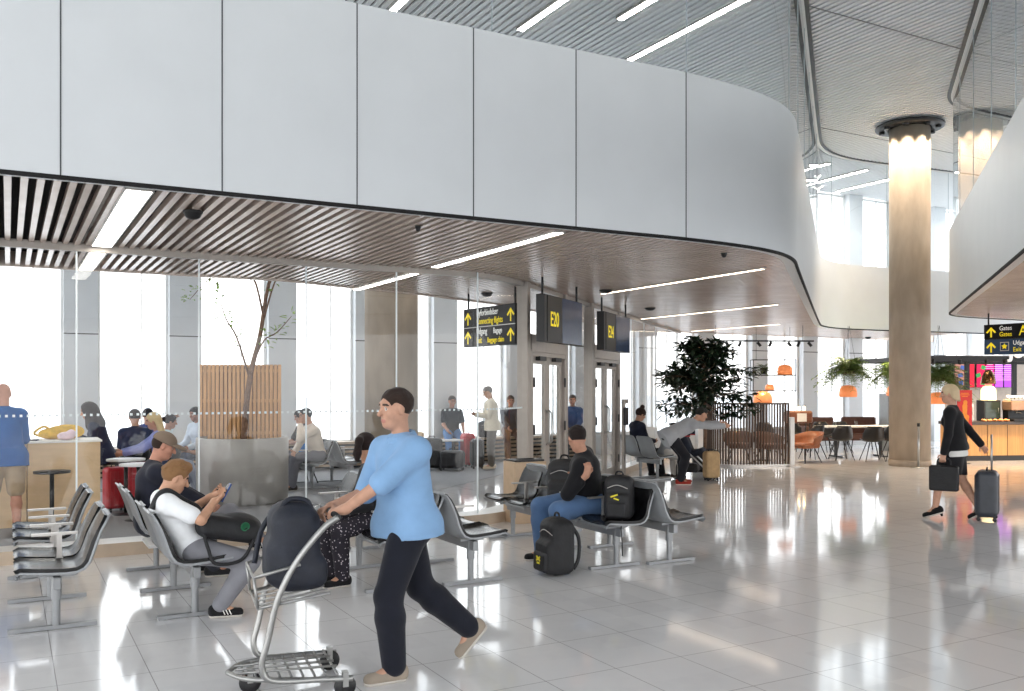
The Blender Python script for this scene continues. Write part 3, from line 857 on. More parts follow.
def shell_chair(pos, ang, label, mat=None, group='black shell chairs in the cafe', first=[None]):
    if first[0] is None:
        r = empty('shell_chair', pos, ang, label, 'chair', group)
        vs = []; n = 14; rows = [(.235, .43, .20, 0), (.20, .455, .22, 0), (.0, .44, .235, .01), (-.16, .45, .24, .05), (-.22, .52, .245, .1), (-.25, .62, .235, .12), (-.275, .72, .20, .10), (-.285, .79, .15, .08)]
        mb = MB(); k = len(rows)
        for off in (0, .012):
            for x, z, w_, cv in rows:
                for j in range(n + 1):
                    s = -1 + 2*j/n
                    vs.append((x + cv*s*s*1.6, s*w_, z - off*(1 if z < .5 else 0) + .05*s*s*(1 if .42 < z < .47 else 0)) if True else 0)
                    if z >= .5: vs[-1] = (vs[-1][0] - off, vs[-1][1], vs[-1][2])
        fs = []; o = k*(n + 1)
        for i in range(k - 1):
            for j in range(n):
                a = i*(n + 1) + j; b = a + n + 1; fs += [(a, a + 1, b + 1, b), (o + a, o + b, o + b + 1, o + a + 1)]
            a = i*(n + 1); b = a + n + 1; fs += [(a, b, o + b, o + a), (b + n, a + n, o + a + n, o + b + n)]
        for j in range(n):
            a = (k - 1)*(n + 1) + j; fs += [(j + 1, j, o + j, o + j + 1), (a, a + 1, o + a + 1, o + a)]
        mb.add(vs, fs, 0, True); mb.build('seat_shell', m_chairk, r)
        for sx_ in (-1, 1):
            for sy in (-1, 1):
                MB().tube([(.10*sx_, .09*sy, .43), (.23*sx_, .22*sy, .0)], [.013, .009], 8).build('leg', m_black, r)
        first[0] = r; return r
    c = copy_tree(first[0]); c.location = pos; c.rotation_euler = (0, 0, ang); c['label'] = label; c['group'] = group; return c
ch = [((7.60, 21.0), 1.6, 'black shell chair at the long cafe table, nearest under the hanging fern'),
      ((8.16, 20.6), 1.5, 'black shell chair second from the big column at the cafe table'),
      ((8.72, 20.85), 1.5, 'black shell chair half hidden beside the big column at the cafe table'),
      ((7.02, 21.25), 2.2, 'black shell chair behind the tan armchair at the cafe table end'),
      ((7.22, 23.2), -1.2, 'black shell chair on the window side near the brown sideboard'),
      ((7.85, 23.0), -1.5, 'black shell chair on the window side of the cafe table, left one'),
      ((8.4, 23.2), -1.6, 'black shell chair on the window side of the cafe table, middle one'),
      ((6.4, 23.0), 1.0, 'black shell chair behind the slatted screen end')]
for (p, a, lb) in ch: shell_chair(V((p[0], p[1], 0)), a, lb)
def cafe_table(c, L_, wd, ang, label, z=.74, top=m_paper):
    r = empty('cafe_table', c, ang, label, 'table')
    MB().box((0, 0, z - .015), (L_, wd, .03)).build('table_top', top, r, bevel=.004)
    for x in (-L_*.3, L_*.3):
        lg = MB(); lg.box((x, 0, z/2), (.06, .06, z - .05)); lg.box((x, 0, .015), (.08, wd*.75, .03)); lg.build('leg', m_black, r, bevel=.004)
    return r
cafe_table(V((8.35, 21.95, 0)), 1.9, .75, .12, 'long pale cafe table with black legs and shell chairs around it')
def banquette(c, label, L_=.95):
    r = empty('lounge_seat', c, 0.1, label, 'sofa')
    Sdf(.03).rbox((0, 0, .58), (L_/2, .07, .30), r=.06).rbox((-L_/2 + .05, -.22, .5), (.06, .25, .16), r=.05).rbox((L_/2 - .05, -.22, .5), (.06, .25, .16), r=.05).build('backrest', m_brownup, r, .02)
    Sdf(.02).rbox((0, -.22, .36), (L_/2 - .06, .26, .09), r=.05).build('seat', m_brownup, r, .02)
    for sx_ in (-1, 1):
        for y in (-.4, .0): MB().tube([(sx_*(L_/2 - .12), y, .3), (sx_*(L_/2 - .08), y, 0)], .015, 8).build('leg', m_black, r)
banquette(V((8.05, 24.1, 0)), 'dark brown upholstered lounge seat by the cafe windows, left of the pair'); banquette(V((9.25, 24.3, 0)), 'dark brown upholstered lounge seat by the cafe windows, beside the grey cabinet')
for (x, y, lb) in ((7.75, 21.85, 'small drinking glass on the left end of the long cafe table'), (8.3, 21.95, 'small drinking glass on the long cafe table near the big column')):
    g_ = MB().lathe([(.025, 0), (.034, .11), (.031, .11), (.023, .006), (0, .006)], c=(0, 0, 0), n=16).build('drinking_glass', m_glass); g_.location = (x, y, .7405); tag(g_, lb, 'glass')
# tan armchair
r = empty('armchair', V((6.52, 20.25, 0)), R(-150), 'tan leather tub armchair at the right end of the slatted screen', 'armchair')
mb = MB(); n = 20; vs = []
for off in (0, .035):
    for (zz, rr) in ((.36, .22), (.44, .30), (.56, .34), (.68, .355)):
        for j in range(n + 1):
            a = PI*.42 + (PI*1.16)*j/n; s = abs(j/n - .5)*2
            z = zz - (zz - .36)*.55*max(0, s - .35)
            vs.append(((rr - off)*math.cos(a)*1.05 - .02 + (zz - .36)*-.22*(1 - s), (rr - off)*math.sin(a), z))
fs = []; o = 4*(n + 1)
for i in range(3):
    for j in range(n): a = i*(n + 1) + j; b = a + n + 1; fs += [(a, a + 1, b + 1, b), (o + a, o + b, o + b + 1, o + a + 1)]
    a = i*(n + 1); b = a + n + 1; fs += [(a, b, o + b, o + a), (b + n, a + n, o + a + n, o + b + n)]
for j in range(n): a = 3*(n + 1) + j; fs += [(a, a + 1, o + a + 1, o + a), (j + 1, j, o + j, o + j + 1)]
mb.add(vs, fs, 0, True); mb.build('backrest', m_tan, r)
Sdf(.02).rbox((.04, 0, .38), (.27, .25, .06), r=.05).build('seat', m_tan, r, .015)
for sx_ in (-1, 1):
    for sy in (-1, 1): MB().tube([(.14*sx_, .14*sy, .33), (.26*sx_, .24*sy, 0)], [.014, .01], 8).build('leg', m_black, r)
arm0 = r
for (x, y, a_, lb) in ((5.05, 20.25, -100, 'dark tub armchair behind the slatted screen, left one'), (5.66, 20.0, -70, 'dark tub armchair behind the slatted screen, right one')):
    c = copy_tree(arm0); c.location = (x, y, 0); c.rotation_euler = (0, 0, R(a_)); c['label'] = lb
    for ch_ in c.children:
        if not ch_.name.startswith('leg'): ch_.data = ch_.data.copy(); ch_.data.materials[0] = m_brownup
# brown sideboard and what stands on it
r = empty('sideboard', V((6.95, 22.1, 0)), .1, 'brown rounded wooden cabinet top on black legs behind the tan armchair', 'cabinet')
Sdf(.01).rbox((0, 0, .95), (.31, .17, .15), r=.06).build('body', M('walnut veneer', (120, 72, 46), .45, var=.1, scale=5, stretch=(.6, 5, 5)), r, .012)
for sx_ in (-1, 1):
    for sy in (-1, 1): MB().tube([(.24*sx_, .11*sy, .82), (.25*sx_, .13*sy, 0)], .015, 8).build('leg', m_black, r)
MB().box((.02, -.172, .94), (.24, .006, .2)).build('menu_card', m_paper, r)
for i, (dx, lb) in enumerate(((-.14, 'glowing glass candle jar on the left of the brown sideboard top'), (.02, 'glowing glass candle jar in the middle of the brown sideboard top'), (.15, 'glowing glass candle jar on the right of the brown sideboard top'))):
    j = empty('candle_jar', V((6.95 + dx, 22.1 + dx*.1, 1.1)), 0, lb, 'candle', 'candle jars')
    MB().lathe([(.03, 0), (.038, .02), (.038, .15), (.034, .15), (.034, .01), (0, .01)], n=16).build('glass', m_glass, j); MB().lathe([(.0, .012), (.026, .012), (.026, .09), (0, .10)], n=12).build('candle', m_bulb, j)
# grey cabinet unit at the facade
r = empty('grey_cabinet', V((10.0, 24.0, 0)), A29*.4, 'tall light grey cabinet by the cafe windows left of the big column', 'cabinet')
MB().box((0, 0, .75), (.46, .4, 1.5)).build('body', M('pale grey laminate', (158, 166, 172), .4, var=.02), r, bevel=.006)
MB().box((0, -.203, .8), (.42, .012, 1.3)).build('door', M('grey laminate front', (146, 154, 160), .4, var=.02), r, bevel=.004); MB().tube([(-.13, -.21, 1.18), (-.13, -.235, 1.18), (.0, -.235, 1.18), (.0, -.21, 1.18)], .008, 8).build('handle', m_steel, r)
# hanging shelf with lamps
sy_ = 21.6; f = lambda px, py: V(((px - 512)/FPX*sy_, sy_, H - (py - 386)/FPX*sy_))
r = empty('hanging_shelf', f(773, 386), 0, 'black wire shelf hanging before the cafe windows above the slatted screen', 'shelf')
o = f(773, 386); fr = MB()
for x in (-.5, .5):
    for y in (-.14, .14): fr.tube([(x, y, -.12), (x, y, .62)], .008, 6)
for z in (-.12, .25, .62):
    for y in (-.14, .14): fr.tube([(-.5, y, z), (.5, y, z)], .008, 6)
    for x in (-.5, .5): fr.tube([(x, -.14, z), (x, .14, z)], .008, 6)
fr.build('frame', m_black, r)
for z in (-.12, .25): MB().box((0, 0, z + .012), (.98, .27, .012)).build('board', m_black, r)
for x in (-.4, .4): MB().tube([(x, 0, .62), (x, 0, Z1 - o.z)], .005, 6).build('suspension_rod', m_black, r)
def copper_lamp(c, s, label):
    r = empty('copper_lamp', c, 0, label, 'lamp')
    MB().lathe([(.17*s, 0), (.18*s, .06*s), (.165*s, .16*s), (.12*s, .22*s), (.03*s, .24*s)], n=28).build('shade', m_copper, r)
    MB().lathe([(0, .03*s), (.05*s, .05*s), (.05*s, .12*s), (0, .15*s)], n=14).build('bulb', m_bulb, r)
    return r
copper_lamp(o + V((.28, 0, .27)), 1.0, 'copper lamp on the upper board of the hanging shelf')
copper_lamp(o + V((-.08, 0, -.10)), .6, 'copper lamp on the lower board of the hanging shelf')
l_ = copper_lamp(V((5.72, 20.75, 1.29)), 1.2, 'large copper lamp showing above the slatted screen')
MB().tube([(0, 0, .2), (0, 0, -1.29)], .018, 10).build('stand', m_black, l_); MB().lathe([(0, -1.29), (.18, -1.29), (.18, -1.27), (.02, -1.25)], n=24).build('foot', m_black, l_)
def fern(c, label, s=1.0, n=150, droop=1.0, pot=None, name='hanging_fern', seed=1, parent=None, col=None):
    rnd = random.Random(seed)
    r = empty(name, c, 0, label, 'plant')
    lv = MB()
    for i in range(n):
        a = rnd.random()*2*PI; l_ = s*rnd.uniform(.35, .85); el = rnd.uniform(-.15, 1.25)
        d0 = V((math.cos(a)*math.cos(el), math.sin(a)*math.cos(el), math.sin(el)))
        pts = [V((0, 0, 0)) + d0*l_*t_ + V((0, 0, -droop*l_*.55*t_*t_)) for t_ in (0, .25, .5, .75, 1)]
        lv.tube(pts, .003, 4)
        for j in range(1, 5):
            p = pts[j]; t_ = (pts[j] - pts[j - 1]).normalized(); sd = t_.cross(V((0, 0, 1))).normalized()
            for q in (p, (p + pts[j - 1])/2):
                for sg in (-1, 1): leaf_quads(lv, q, sd*sg + t_*.5, .09*s, .022*s)
    lv.build('foliage', col or m_fern, r)
    if pot: pot(r)
    return r
m_fern = M('fresh green frond', (92, 118, 50), .55, var=.15)
def plant_pot(r): MB().lathe([(0, -.12), (.07, -.12), (.09, .02), (.08, .02), (0, .0)], n=20).build('pot', m_black, r)
fern(o + V((-.22, 0, .40)), 'small leafy plant in a black pot on the hanging shelf', .38, 60, .8, plant_pot, 'potted_plant', 5)
def pendant(px, py, d, label, seed, label2):
    c = V(((px - 512)/FPX*d, d, H - (py - 386)/FPX*d))
    r = copper_lamp(c, 1.15, label)
    MB().tube([(0, 0, .25), (0, 0, Z1 - c.z)], .004, 6).build('cord', m_black, r)
    def basket(e):
        b = MB(); b.lathe([(.12, -.1), (.2, .0), (.21, .03), (.19, .03), (.11, -.09), (0, -.09)], n=20); b.build('basket', m_black, e)
        hk = MB()
        for k in range(3):
            a = 2*PI*k/3; hk.tube([(.2*math.cos(a), .2*math.sin(a), .02), (.03, 0, Z1 - c.z - .62)], .003, 5)
        hk.build('hanger', m_black, e)
    fern(c + V((0, 0, .62)), label2, 1.0, 260, 1.0, basket, 'hanging_fern', seed)
pendant(848, 397, 21.2, 'copper pendant lamp under the hanging fern left of the big column', 2, 'bushy green fern hanging above the copper pendant left of the big column')
pendant(895, 396, 22.6, 'copper pendant lamp partly hidden by the left side of the big column', 3, 'green fern hanging against the left side of the big column')
pendant(938, 404, 21.0, 'copper pendant lamp at the right side of the big column', 4, 'green fern hanging at the right side of the big column')
# track with spots
trk = empty('lighting_track', V((5.6, 20.6, Z1 - .38)), .05, 'black lighting track with small spotlights above the slatted screen', 'lamp')
MB().box((0, 0, 0), (2.5, .04, .035)).build('rail', m_black, trk)
for x in (-1.0, 1.0): MB().tube([(x, 0, 0), (x, 0, .36)], .006, 6).build('suspension_rod', m_black, trk)
for i, x in enumerate((-1.1, -.75, -.45, -.02, .25, .68, .9, 1.15)):
    tl = .5 if i % 2 else -.4
    MB().tube([(x, 0, -.01), (x, 0, -.06)], .008, 6).tube([(x - .05*tl, 0, -.03), (x + .08*tl, -.03, -.12)], .032, 12).build('spotlight', m_black, trk)
for p, en in (((5.6, 20.4, 2.6), 40), ((7.8, 21.6, 2.7), 60), ((11.3, 20.3, 2.25), 70), ((9.6, 22.2, 2.7), 60)): point(V(p), en, (1, .74, .48), .15)

# ================================================================== coffee bar on the right
bo = V((10.05, 20.55, 0)); ba = R(8)
r = empty('bar_counter', bo, ba, 'oak fronted coffee bar counter with dark worktop at the right edge', 'counter')
MB().box((2.0, .32, .47), (4.0, .62, .70)).build('front_panel', m_oak, r, bevel=.004)
sg = MB()
for i in range(8): sg.box((.5*i + .25, .008, .47), (.012, .006, .70))
sg.build('joint', m_dark, r)
MB().box((2.0, .34, .06), (4.0, .58, .12)).build('plinth', m_black, r)
MB().box((2.0, .30, .855), (4.06, .72, .07)).build('worktop', M('dark stone worktop', (60, 52, 48), .35, var=.1, scale=30), r, bevel=.005)
T = lambda x, y, z=0: bo + V((x*math.cos(ba) - y*math.sin(ba), x*math.sin(ba) + y*math.cos(ba), z))
r = empty('bar_canopy', bo, ba, 'black steel post and beam canopy over the coffee bar', 'canopy')
for x, y in ((.74, .72), (1.62, 2.6), (1.95, .72), (4, .72)): MB().box((x, y, 1.2), (.085, .085, 2.4)).build('post', m_black, r)
for y in (.0, .72, 2.6): MB().box((1.55, y, 2.32), (5.2, .09, .12)).build('beam', m_black, r)
for x in (-.95, 1.35, 4.0): MB().box((x, 1.3, 2.32), (.08, 2.6, .1)).build('crossbeam', m_black, r)
for i, x in enumerate((-.6, .05, .7, 1.15)): MB().tube([(x, -.03, 2.3), (x - .04, -.08, 2.2)], .035, 12).build('spotlight', m_black, r)
m_letw = M('white sign letters', (246, 246, 246), .4, var=.01, emit=.12)
sgn = empty('bar_sign', T(1.22, -.09, 2.35), ba, 'white block letters standing on the black bar canopy, partly behind the hanging sign', 'sign')
for (tx, z) in (('JOE', .33), ('JUICE', .0)): text_mesh('lettering', tx, .42, m_letw, sgn, (0, 0, z), (PI/2, 0, 0), extrude=.02, sx=.9, bold=.012)
MB().box((.6, .05, .0), (1.5, .03, .03)).build('bracket', m_black, sgn)
# back wall of the bar with menu screens
bw = MB().box(T(4.2, 3.05, 1.25), (4.9, .12, 2.5), ba); struct(bw.build('wall_bar', M('pale bar wall', (206, 196, 186), .6, var=.03)))
cols = [((150, 108, 96), 'brown menu screen with blue pictures behind the bar'), ((214, 44, 60), 'narrow red menu screen behind the bar'), ((196, 40, 78), 'crimson menu screen with a green picture behind the bar'), ((206, 30, 120), 'magenta menu screen behind the brass lamp'), ((166, 84, 196), 'purple menu screen behind the bar, left of the pair'), ((156, 76, 186), 'purple menu screen behind the bar, right of the pair')]
m_scrblue = emis('screen blue', (70, 90, 150), .7); m_scrgreen = emis('screen green', (60, 140, 80), .7); m_scrpale = emis('screen pale', (240, 200, 220), .8)
xs = [2.05, 2.37, 2.62, 2.88, 3.14, 3.40]; ws = [.36, .14, .25, .25, .24, .24]
for i, (c, lb) in enumerate(cols):
    q = empty('menu_screen', T(xs[i], 2.9, 2.0), ba, lb, 'screen', 'menu screens behind the bar')
    wd = ws[i]
    MB().box((0, 0, 0), (wd, .04, .68)).build('bezel', m_black, q); MB().box((0, -.0215, 0), (wd - .015, .003, .665)).build('display', emis('screen%d' % i, c, .75), q)
    if i in (0, 2):
        b = MB(); rr = random.Random(i)
        for k in range(3):
            b.lathe([(0, 0), (.07 + .02*k, .001)], n=14, c=(0, 0, 0)); 
        b = MB()
        for k in range(3): b.box((rr.uniform(-.08, .08), -.0245, .18 - .2*k), (.13, .002, .1), Matrix.Rotation(rr.uniform(-.4, .4), 3, 'Y'))
        b.build('picture', m_scrblue if i == 0 else m_scrgreen, q)
    if i > 2:
        b = MB()
        for k in range(9): b.box((-.02, -.0245, .26 - .05*k), (.2 + .04*(k % 3), .002, .008))
        b.build('menu_lines', m_scrpale, q)
# counter equipment
r = empty('brass_lamp', T(1.13, .50, 1.372), ba, 'dark brass dome lamp with a pleated white glowing base above the bar counter', 'lamp')
MB().lathe([(.165, .38), (.16, .42), (.14, .54), (.10, .64), (.05, .70), (0, .71)], n=32).build('shade', m_brass, r)
MB().lathe([(.05, .325), (.08, .335), (.08, .37), (.05, .40)], n=20).build('neck', M('pink glass neck', (230, 130, 110), .3, emit=.4), r)
pl = MB(); n = 36; vs = []
for z, rr in ((.0, .155), (.24, .15), (.31, .11), (.33, .05)):
    for j in range(n): a = 2*PI*j/n; q = rr*(1 + (.06 if j % 2 else -.06)); vs.append((q*math.cos(a), q*math.sin(a), z))
pl.add(vs, [(i*n + j, i*n + (j + 1) % n, (i + 1)*n + (j + 1) % n, (i + 1)*n + j) for i in range(3) for j in range(n)]); pl.build('pleated_base', M('glowing pleated glass', (250, 236, 200), .5, emit=.75, emitcol=(255, 226, 170)), r)
r = empty('display_cabinet', T(1.13, .5, .89), ba, 'dark cabinet on the bar counter carrying the brass dome lamp', 'cabinet')
MB().box((0, 0, .24), (.42, .28, .48)).build('body', m_black, r, bevel=.006); MB().box((0, -.143, .24), (.36, .006, .4)).build('door', M('smoked glass', (40, 50, 46), .15), r); MB().tube([(.14, -.146, .18), (.14, -.165, .18), (.14, -.165, .3), (.14, -.146, .3)], .005, 6).build('handle', m_steel, r)
r = empty('coffee_machine', T(1.62, .16, .89), ba, 'bronze coloured espresso machine on the bar counter', 'machine')
m_brz = M('bronze metal', (150, 118, 96), .35, metal=.5, var=.05)
MB().box((0, 0, .36), (.56, .34, .22)).build('body', m_brz, r, bevel=.02); MB().box((0, .08, .14), (.50, .20, .26)).build('base', m_black, r, bevel=.01); MB().box((0, -.06, .03), (.52, .34, .06)).build('drip_tray', m_black, r, bevel=.008); MB().box((0, 0, .49), (.52, .30, .03)).build('cup_rail', m_steel, r, bevel=.006)
for x in (-.15, .15): MB().tube([(x, -.14, .26), (x, -.14, .2)], .03, 12).tube([(x, -.14, .2), (x, -.34, .19)], .012, 8).build('portafilter', m_black, r)
for i in range(5):
    c = MB().lathe([(.03, 0), (.042, .09), (.038, .09), (.028, .006), (0, .006)], n=14).build('paper_cup', m_paper); c.location = T(1.42 + .1*i, .2, 1.396); tag(c, 'white cup on top of the bronze espresso machine', 'cup', 'cups on the espresso machine')
r = empty('grey_grinder', T(.42, .35, .89), ba, 'light grey box appliance on the bar beside the red banner', 'appliance')
MB().box((0, 0, .2), (.26, .3, .4)).build('body', M('light grey enamel', (176, 188, 196), .4, var=.02), r, bevel=.015); MB().box((.0, -.152, .24), (.2, .006, .2)).build('door', M('grey enamel front', (150, 160, 168), .35), r, bevel=.002); MB().tube([(.08, -.155, .16), (.08, -.175, .16), (.08, -.175, .32), (.08, -.155, .32)], .006, 6).build('handle', m_steel, r)
for i in range(5):
    c = Sdf(.01).ell((0, 0, .03), (.07, .05, .032)).build('pastry', M('baked pastry', (206, 140, 84), .7, var=.12) if i == 0 else bpy.data.materials['baked pastry'], None, .008)
    c.location = T(.66 + .14*i, .0, .892); c.rotation_euler = (0, 0, .6*i); tag(c, 'small golden pastry on the front edge of the bar counter', 'pastry', 'pastries on the bar counter')
# red banner
r = empty('red_banner', V((9.92, 19.95, 0)), R(6), 'tall red advertising banner with an orange drink on a thin black pole', 'banner')
MB().box((0, 0, 1.17), (.34, .02, .88)).build('board', m_redb, r)
dr = Sdf(.02).cap((0, -.012, 1.0), (0, -.012, 1.26), .045, .06).cap((-.05, -.012, 1.05), (-.08, -.012, .86), .03, .03).cap((.05, -.012, 1.02), (.03, -.012, .84), .05, .04).ell((0.01, -.012, 1.34), (.05, .02, .05))
dr.p = [p for p in dr.p]; dr.cut((0, -.0135, 0), (0, -1, 0)).cut((0, -.0165, 0), (0, 1, 0)); dr.build('picture', m_orange, r, .0012*2)
text_mesh('lettering', 'SUMMER', .055, m_orange, r, (0, -.012, 1.5), (PI/2, 0, 0), 'CENTER', .001) if False else None
ln = MB()
for k, wd in enumerate((.18, .22, .14)): ln.box((0, -.0115, 1.54 - .035*k), (wd, .002, .014))
ln.build('caption_line', m_orange, r)
MB().tube([(0, .015, 0), (0, .015, .75)], .012, 8).build('pole', m_black, r); MB().lathe([(0, 0), (.13, 0), (.13, .012), (0, .016)], n=24, c=(0, .015, 0)).build('foot', m_black, r)
# barrier post by the column
r = empty('barrier_post', V((8.42, 18.85, 0)), 0, 'slim steel barrier post in front of the big concrete column', 'post')
MB().tube([(0, 0, .02), (0, 0, .88)], .02, 12).build('pole', m_steel, r); MB().tube([(0, 0, .86), (0, 0, .93)], .03, 12).build('belt_head', m_black, r); MB().lathe([(0, 0), (.12, 0), (.12, .012), (.02, .03)], n=24).build('foot', m_steel, r)

# ================================================================== signs
m_signk = M('black sign face', (24, 22, 24), .35, var=.02, spec=.18)
m_signb = M('slate blue sign face', (58, 76, 102), .25, var=.02, spec=.2)
m_scroff = M('dark glossy display', (56, 72, 100), .16, var=.03, spec=.3)
m_yel = M('yellow sign print', (250, 226, 30), .5, var=.01, emit=.12)
m_wht = M('white sign print', (246, 246, 242), .5, var=.01, emit=.10)
def arrow(mb, x, z, s):
    y = -.002
    mb.box((x, y, z - .12*s), (.16*s, .003, .76*s))
    for sg in (-1, 1): mb.box((x + sg*.19*s, y, z + .17*s), (.16*s, .003, .66*s), Matrix.Rotation(sg*-R(45), 3, 'Y'))
def hung_sign(name, p, q, z0, z1, label, th=.1, roof=Z1):
    d = q - p; L_ = d.length; ang = math.atan2(d.y, d.x)
    r = empty(name, V((p.x, p.y, z0)), ang, label, 'sign')
    MB().box((L_/2, th/2 + .004, (z1 - z0)/2), (L_, th, z1 - z0)).build('housing', m_black, r, bevel=.004)
    for x in (.06, L_ - .08): MB().tube([(x, th/2, z1 - z0), (x, th/2, roof - z0 + .05)], .016, 8).build('suspension_rod', m_black, r)
    return r, L_
r, L_ = hung_sign('wayfinding_sign', V((-.74, 13.95, 0)), V((.05, 12.78, 0)), 2.29, 2.87, 'black connecting flights sign with yellow arrows hanging behind the glass')
MB().box((L_/2, 0, .29), (L_ - .01, .006, .57)).build('face', m_signk, r)
MB().box((L_/2, -.004, .29), (L_ - .01, .002, .012)).build('divider', m_alu, r)
ar = MB()
for x in (.13, L_ - .12):
    for z in (.145, .43): arrow(ar, x, z, .2)
ar.build('arrow', m_yel, r)
for (tx, x, z, s, m) in (('Flyforbindelser', .38, .455, .115, m_wht), ('Connecting flights', .38, .33, .115, m_yel), ('Udgang', .38, .18, .115, m_wht), ('Bagage', .84, .18, .10, m_wht), ('Exit', .38, .05, .115, m_yel), ('Baggage claim', .68, .05, .095, m_yel)):
    text_mesh('lettering', tx, s*1.15, m, r, (x, -.005, z), (PI/2, 0, 0), sx=.74, bold=0)
for (p, q, tx, lb) in ((V((.42, 11.6, 0)), V((1.0, 12.94, 0)), 'E20', 'black hanging gate screen reading E20 above the nearer glass door'), (V((1.45, 14.3, 0)), V((2.05, 15.8, 0)), 'E24', 'black hanging gate screen reading E24 above the farther glass door')):
    r, L_ = hung_sign('gate_sign', p, q, 2.27, 2.88, lb, .12)
    MB().box((L_*.22 + .03, 0, .305), (L_*.36, .008, .6)).build('number_panel', m_signk, r)
    MB().box((L_*.415, -.001, .305), (.03, .01, .6)).build('divider', m_black, r)
    MB().box((L_*.71, 0, .305), (L_*.55, .008, .6)).build('display', m_scroff, r, bevel=.003)
    text_mesh('lettering', tx, .27, m_yel, r, (L_*.22 + .02, -.006, .21), (PI/2, 0, 0), 'CENTER', sx=.78, bold=.003)
r, L_ = hung_sign('wayfinding_sign', V((9.13, 17.6, 0)), V((10.05, 16.16, 0)), 2.3, 2.88, 'black and blue hanging sign reading Gates A and Exit at the right edge')
MB().box((L_/2, 0, .44), (L_, .006, .27)).build('upper_face', m_signk, r); MB().box((L_/2, 0, .145), (L_, .006, .29)).build('lower_face', m_signb, r)
ar = MB(); arrow(ar, .14, .435, .2); arrow(ar, .14, .145, .2); ar.build('arrow', m_yel, r)
for (tx, x, z, s, m) in (('Gates', .30, .46, .1, m_wht), ('Gates', .30, .345, .1, m_yel), ('A', .67, .35, .23, m_yel), ('Udgang', .56, .175, .1, m_wht), ('Exit', .56, .05, .1, m_yel)):
    text_mesh('lettering', tx, s*1.2, m, r, (x, -.005, z), (PI/2, 0, 0), sx=.85, bold=0)
ic = MB(); ic.box((.40, -.004, .15), (.17, .002, .17)); ic.build('pictogram_frame', m_alu, r); ic = MB(); ic.box((.40, -.006, .15), (.14, .002, .14)); ic.build('pictogram_field', m_signb, r)
st = MB(); vs = []
for k in range(10): a = PI/2 + 2*PI*k/10; q = .06 if k % 2 == 0 else .032; vs.append((.40 + q*math.cos(a), -.0085, .15 + q*math.sin(a)))
st.add(vs, [tuple(range(10))]); st.build('pictogram', m_yel, r)
# card reader post and bin by the doors
r = empty('reader_post', V((2.03, 16.55, 0)), R(60), 'slim metal post with a boarding card reader beside the farther glass door', 'post')
MB().box((0, 0, .7), (.09, .05, 1.4)).build('pole', m_frame, r, bevel=.006); MB().box((0, -.045, 1.15), (.14, .05, .32)).build('reader', m_black, r, bevel=.008); MB().box((.06, 0, 1.42), (.22, .05, .08)).build('head', m_frame, r, bevel=.006); MB().box((0, 0, .006), (.2, .16, .012)).build('foot', m_frame, r)
r = empty('litter_bin', V((.16, 11.42, 0)), R(25), 'beige box litter bin with dark top beside the nearer glass door', 'bin')
MB().box((0, 0, .38), (.44, .34, .76)).build('body', M('beige laminate', (190, 164, 136), .45, var=.03), r, bevel=.008); MB().box((0, 0, .772), (.40, .30, .022)).build('lid', m_black, r, bevel=.004); MB().box((0, 0, .785), (.2, .1, .01)).build('opening', m_dark, r)
# ================================================================== people
SKIN = {}
def skin_mat(c):
    if c not in SKIN: SKIN[c] = M('skin tone %d' % len(SKIN), tuple(x*.90 for x in c), .55, var=.04, scale=25, spec=.35)
    return SKIN[c]
CL = {}
def cloth(c, bump=.35):
    k = (c, bump)
    if k not in CL: CL[k] = M('cloth %d' % len(CL), c, 0.88, var=.03, scale=9, bump=bump, bscale=11, spec=.25, sheen=.1)
    return CL[k]
m_eye = M('eye white', (186, 178, 170), .4, var=.01); m_iris = M('dark iris', (44, 32, 26), .2); m_lip = M('lip', (176, 116, 102), .5, var=.04); m_brow = M('eyebrow hair', (58, 44, 36), .8)
def hairm(c): return cloth(c, .9)
def nv(v):
    v = np.array(v, float); return v/max(1e-9, np.linalg.norm(v))
def ik(a, b, l1, l2, pole):
    a, b, pole = (np.array(x, float) for x in (a, b, pole)); d = b - a; L_ = np.linalg.norm(d)
    if L_ > (l1 + l2)*.998: b = a + d/L_*(l1 + l2)*.998; d = b - a; L_ = np.linalg.norm(d)
    x = d/L_; t = (l1*l1 - l2*l2 + L_*L_)/(2*L_); h = math.sqrt(max(0, l1*l1 - t*t))
    p = pole - x*(pole @ x); p = nv(p)
    return a + x*t + p*h, b
def rotm(yaw, pitch, roll=0.0):
    """columns forward, left, up; pitch + looks down, yaw + looks to the figure's left"""
    return np.array((Matrix.Rotation(R(yaw), 3, 'Z') @ Matrix.Rotation(R(pitch), 3, 'Y') @ Matrix.Rotation(R(roll), 3, 'X')))
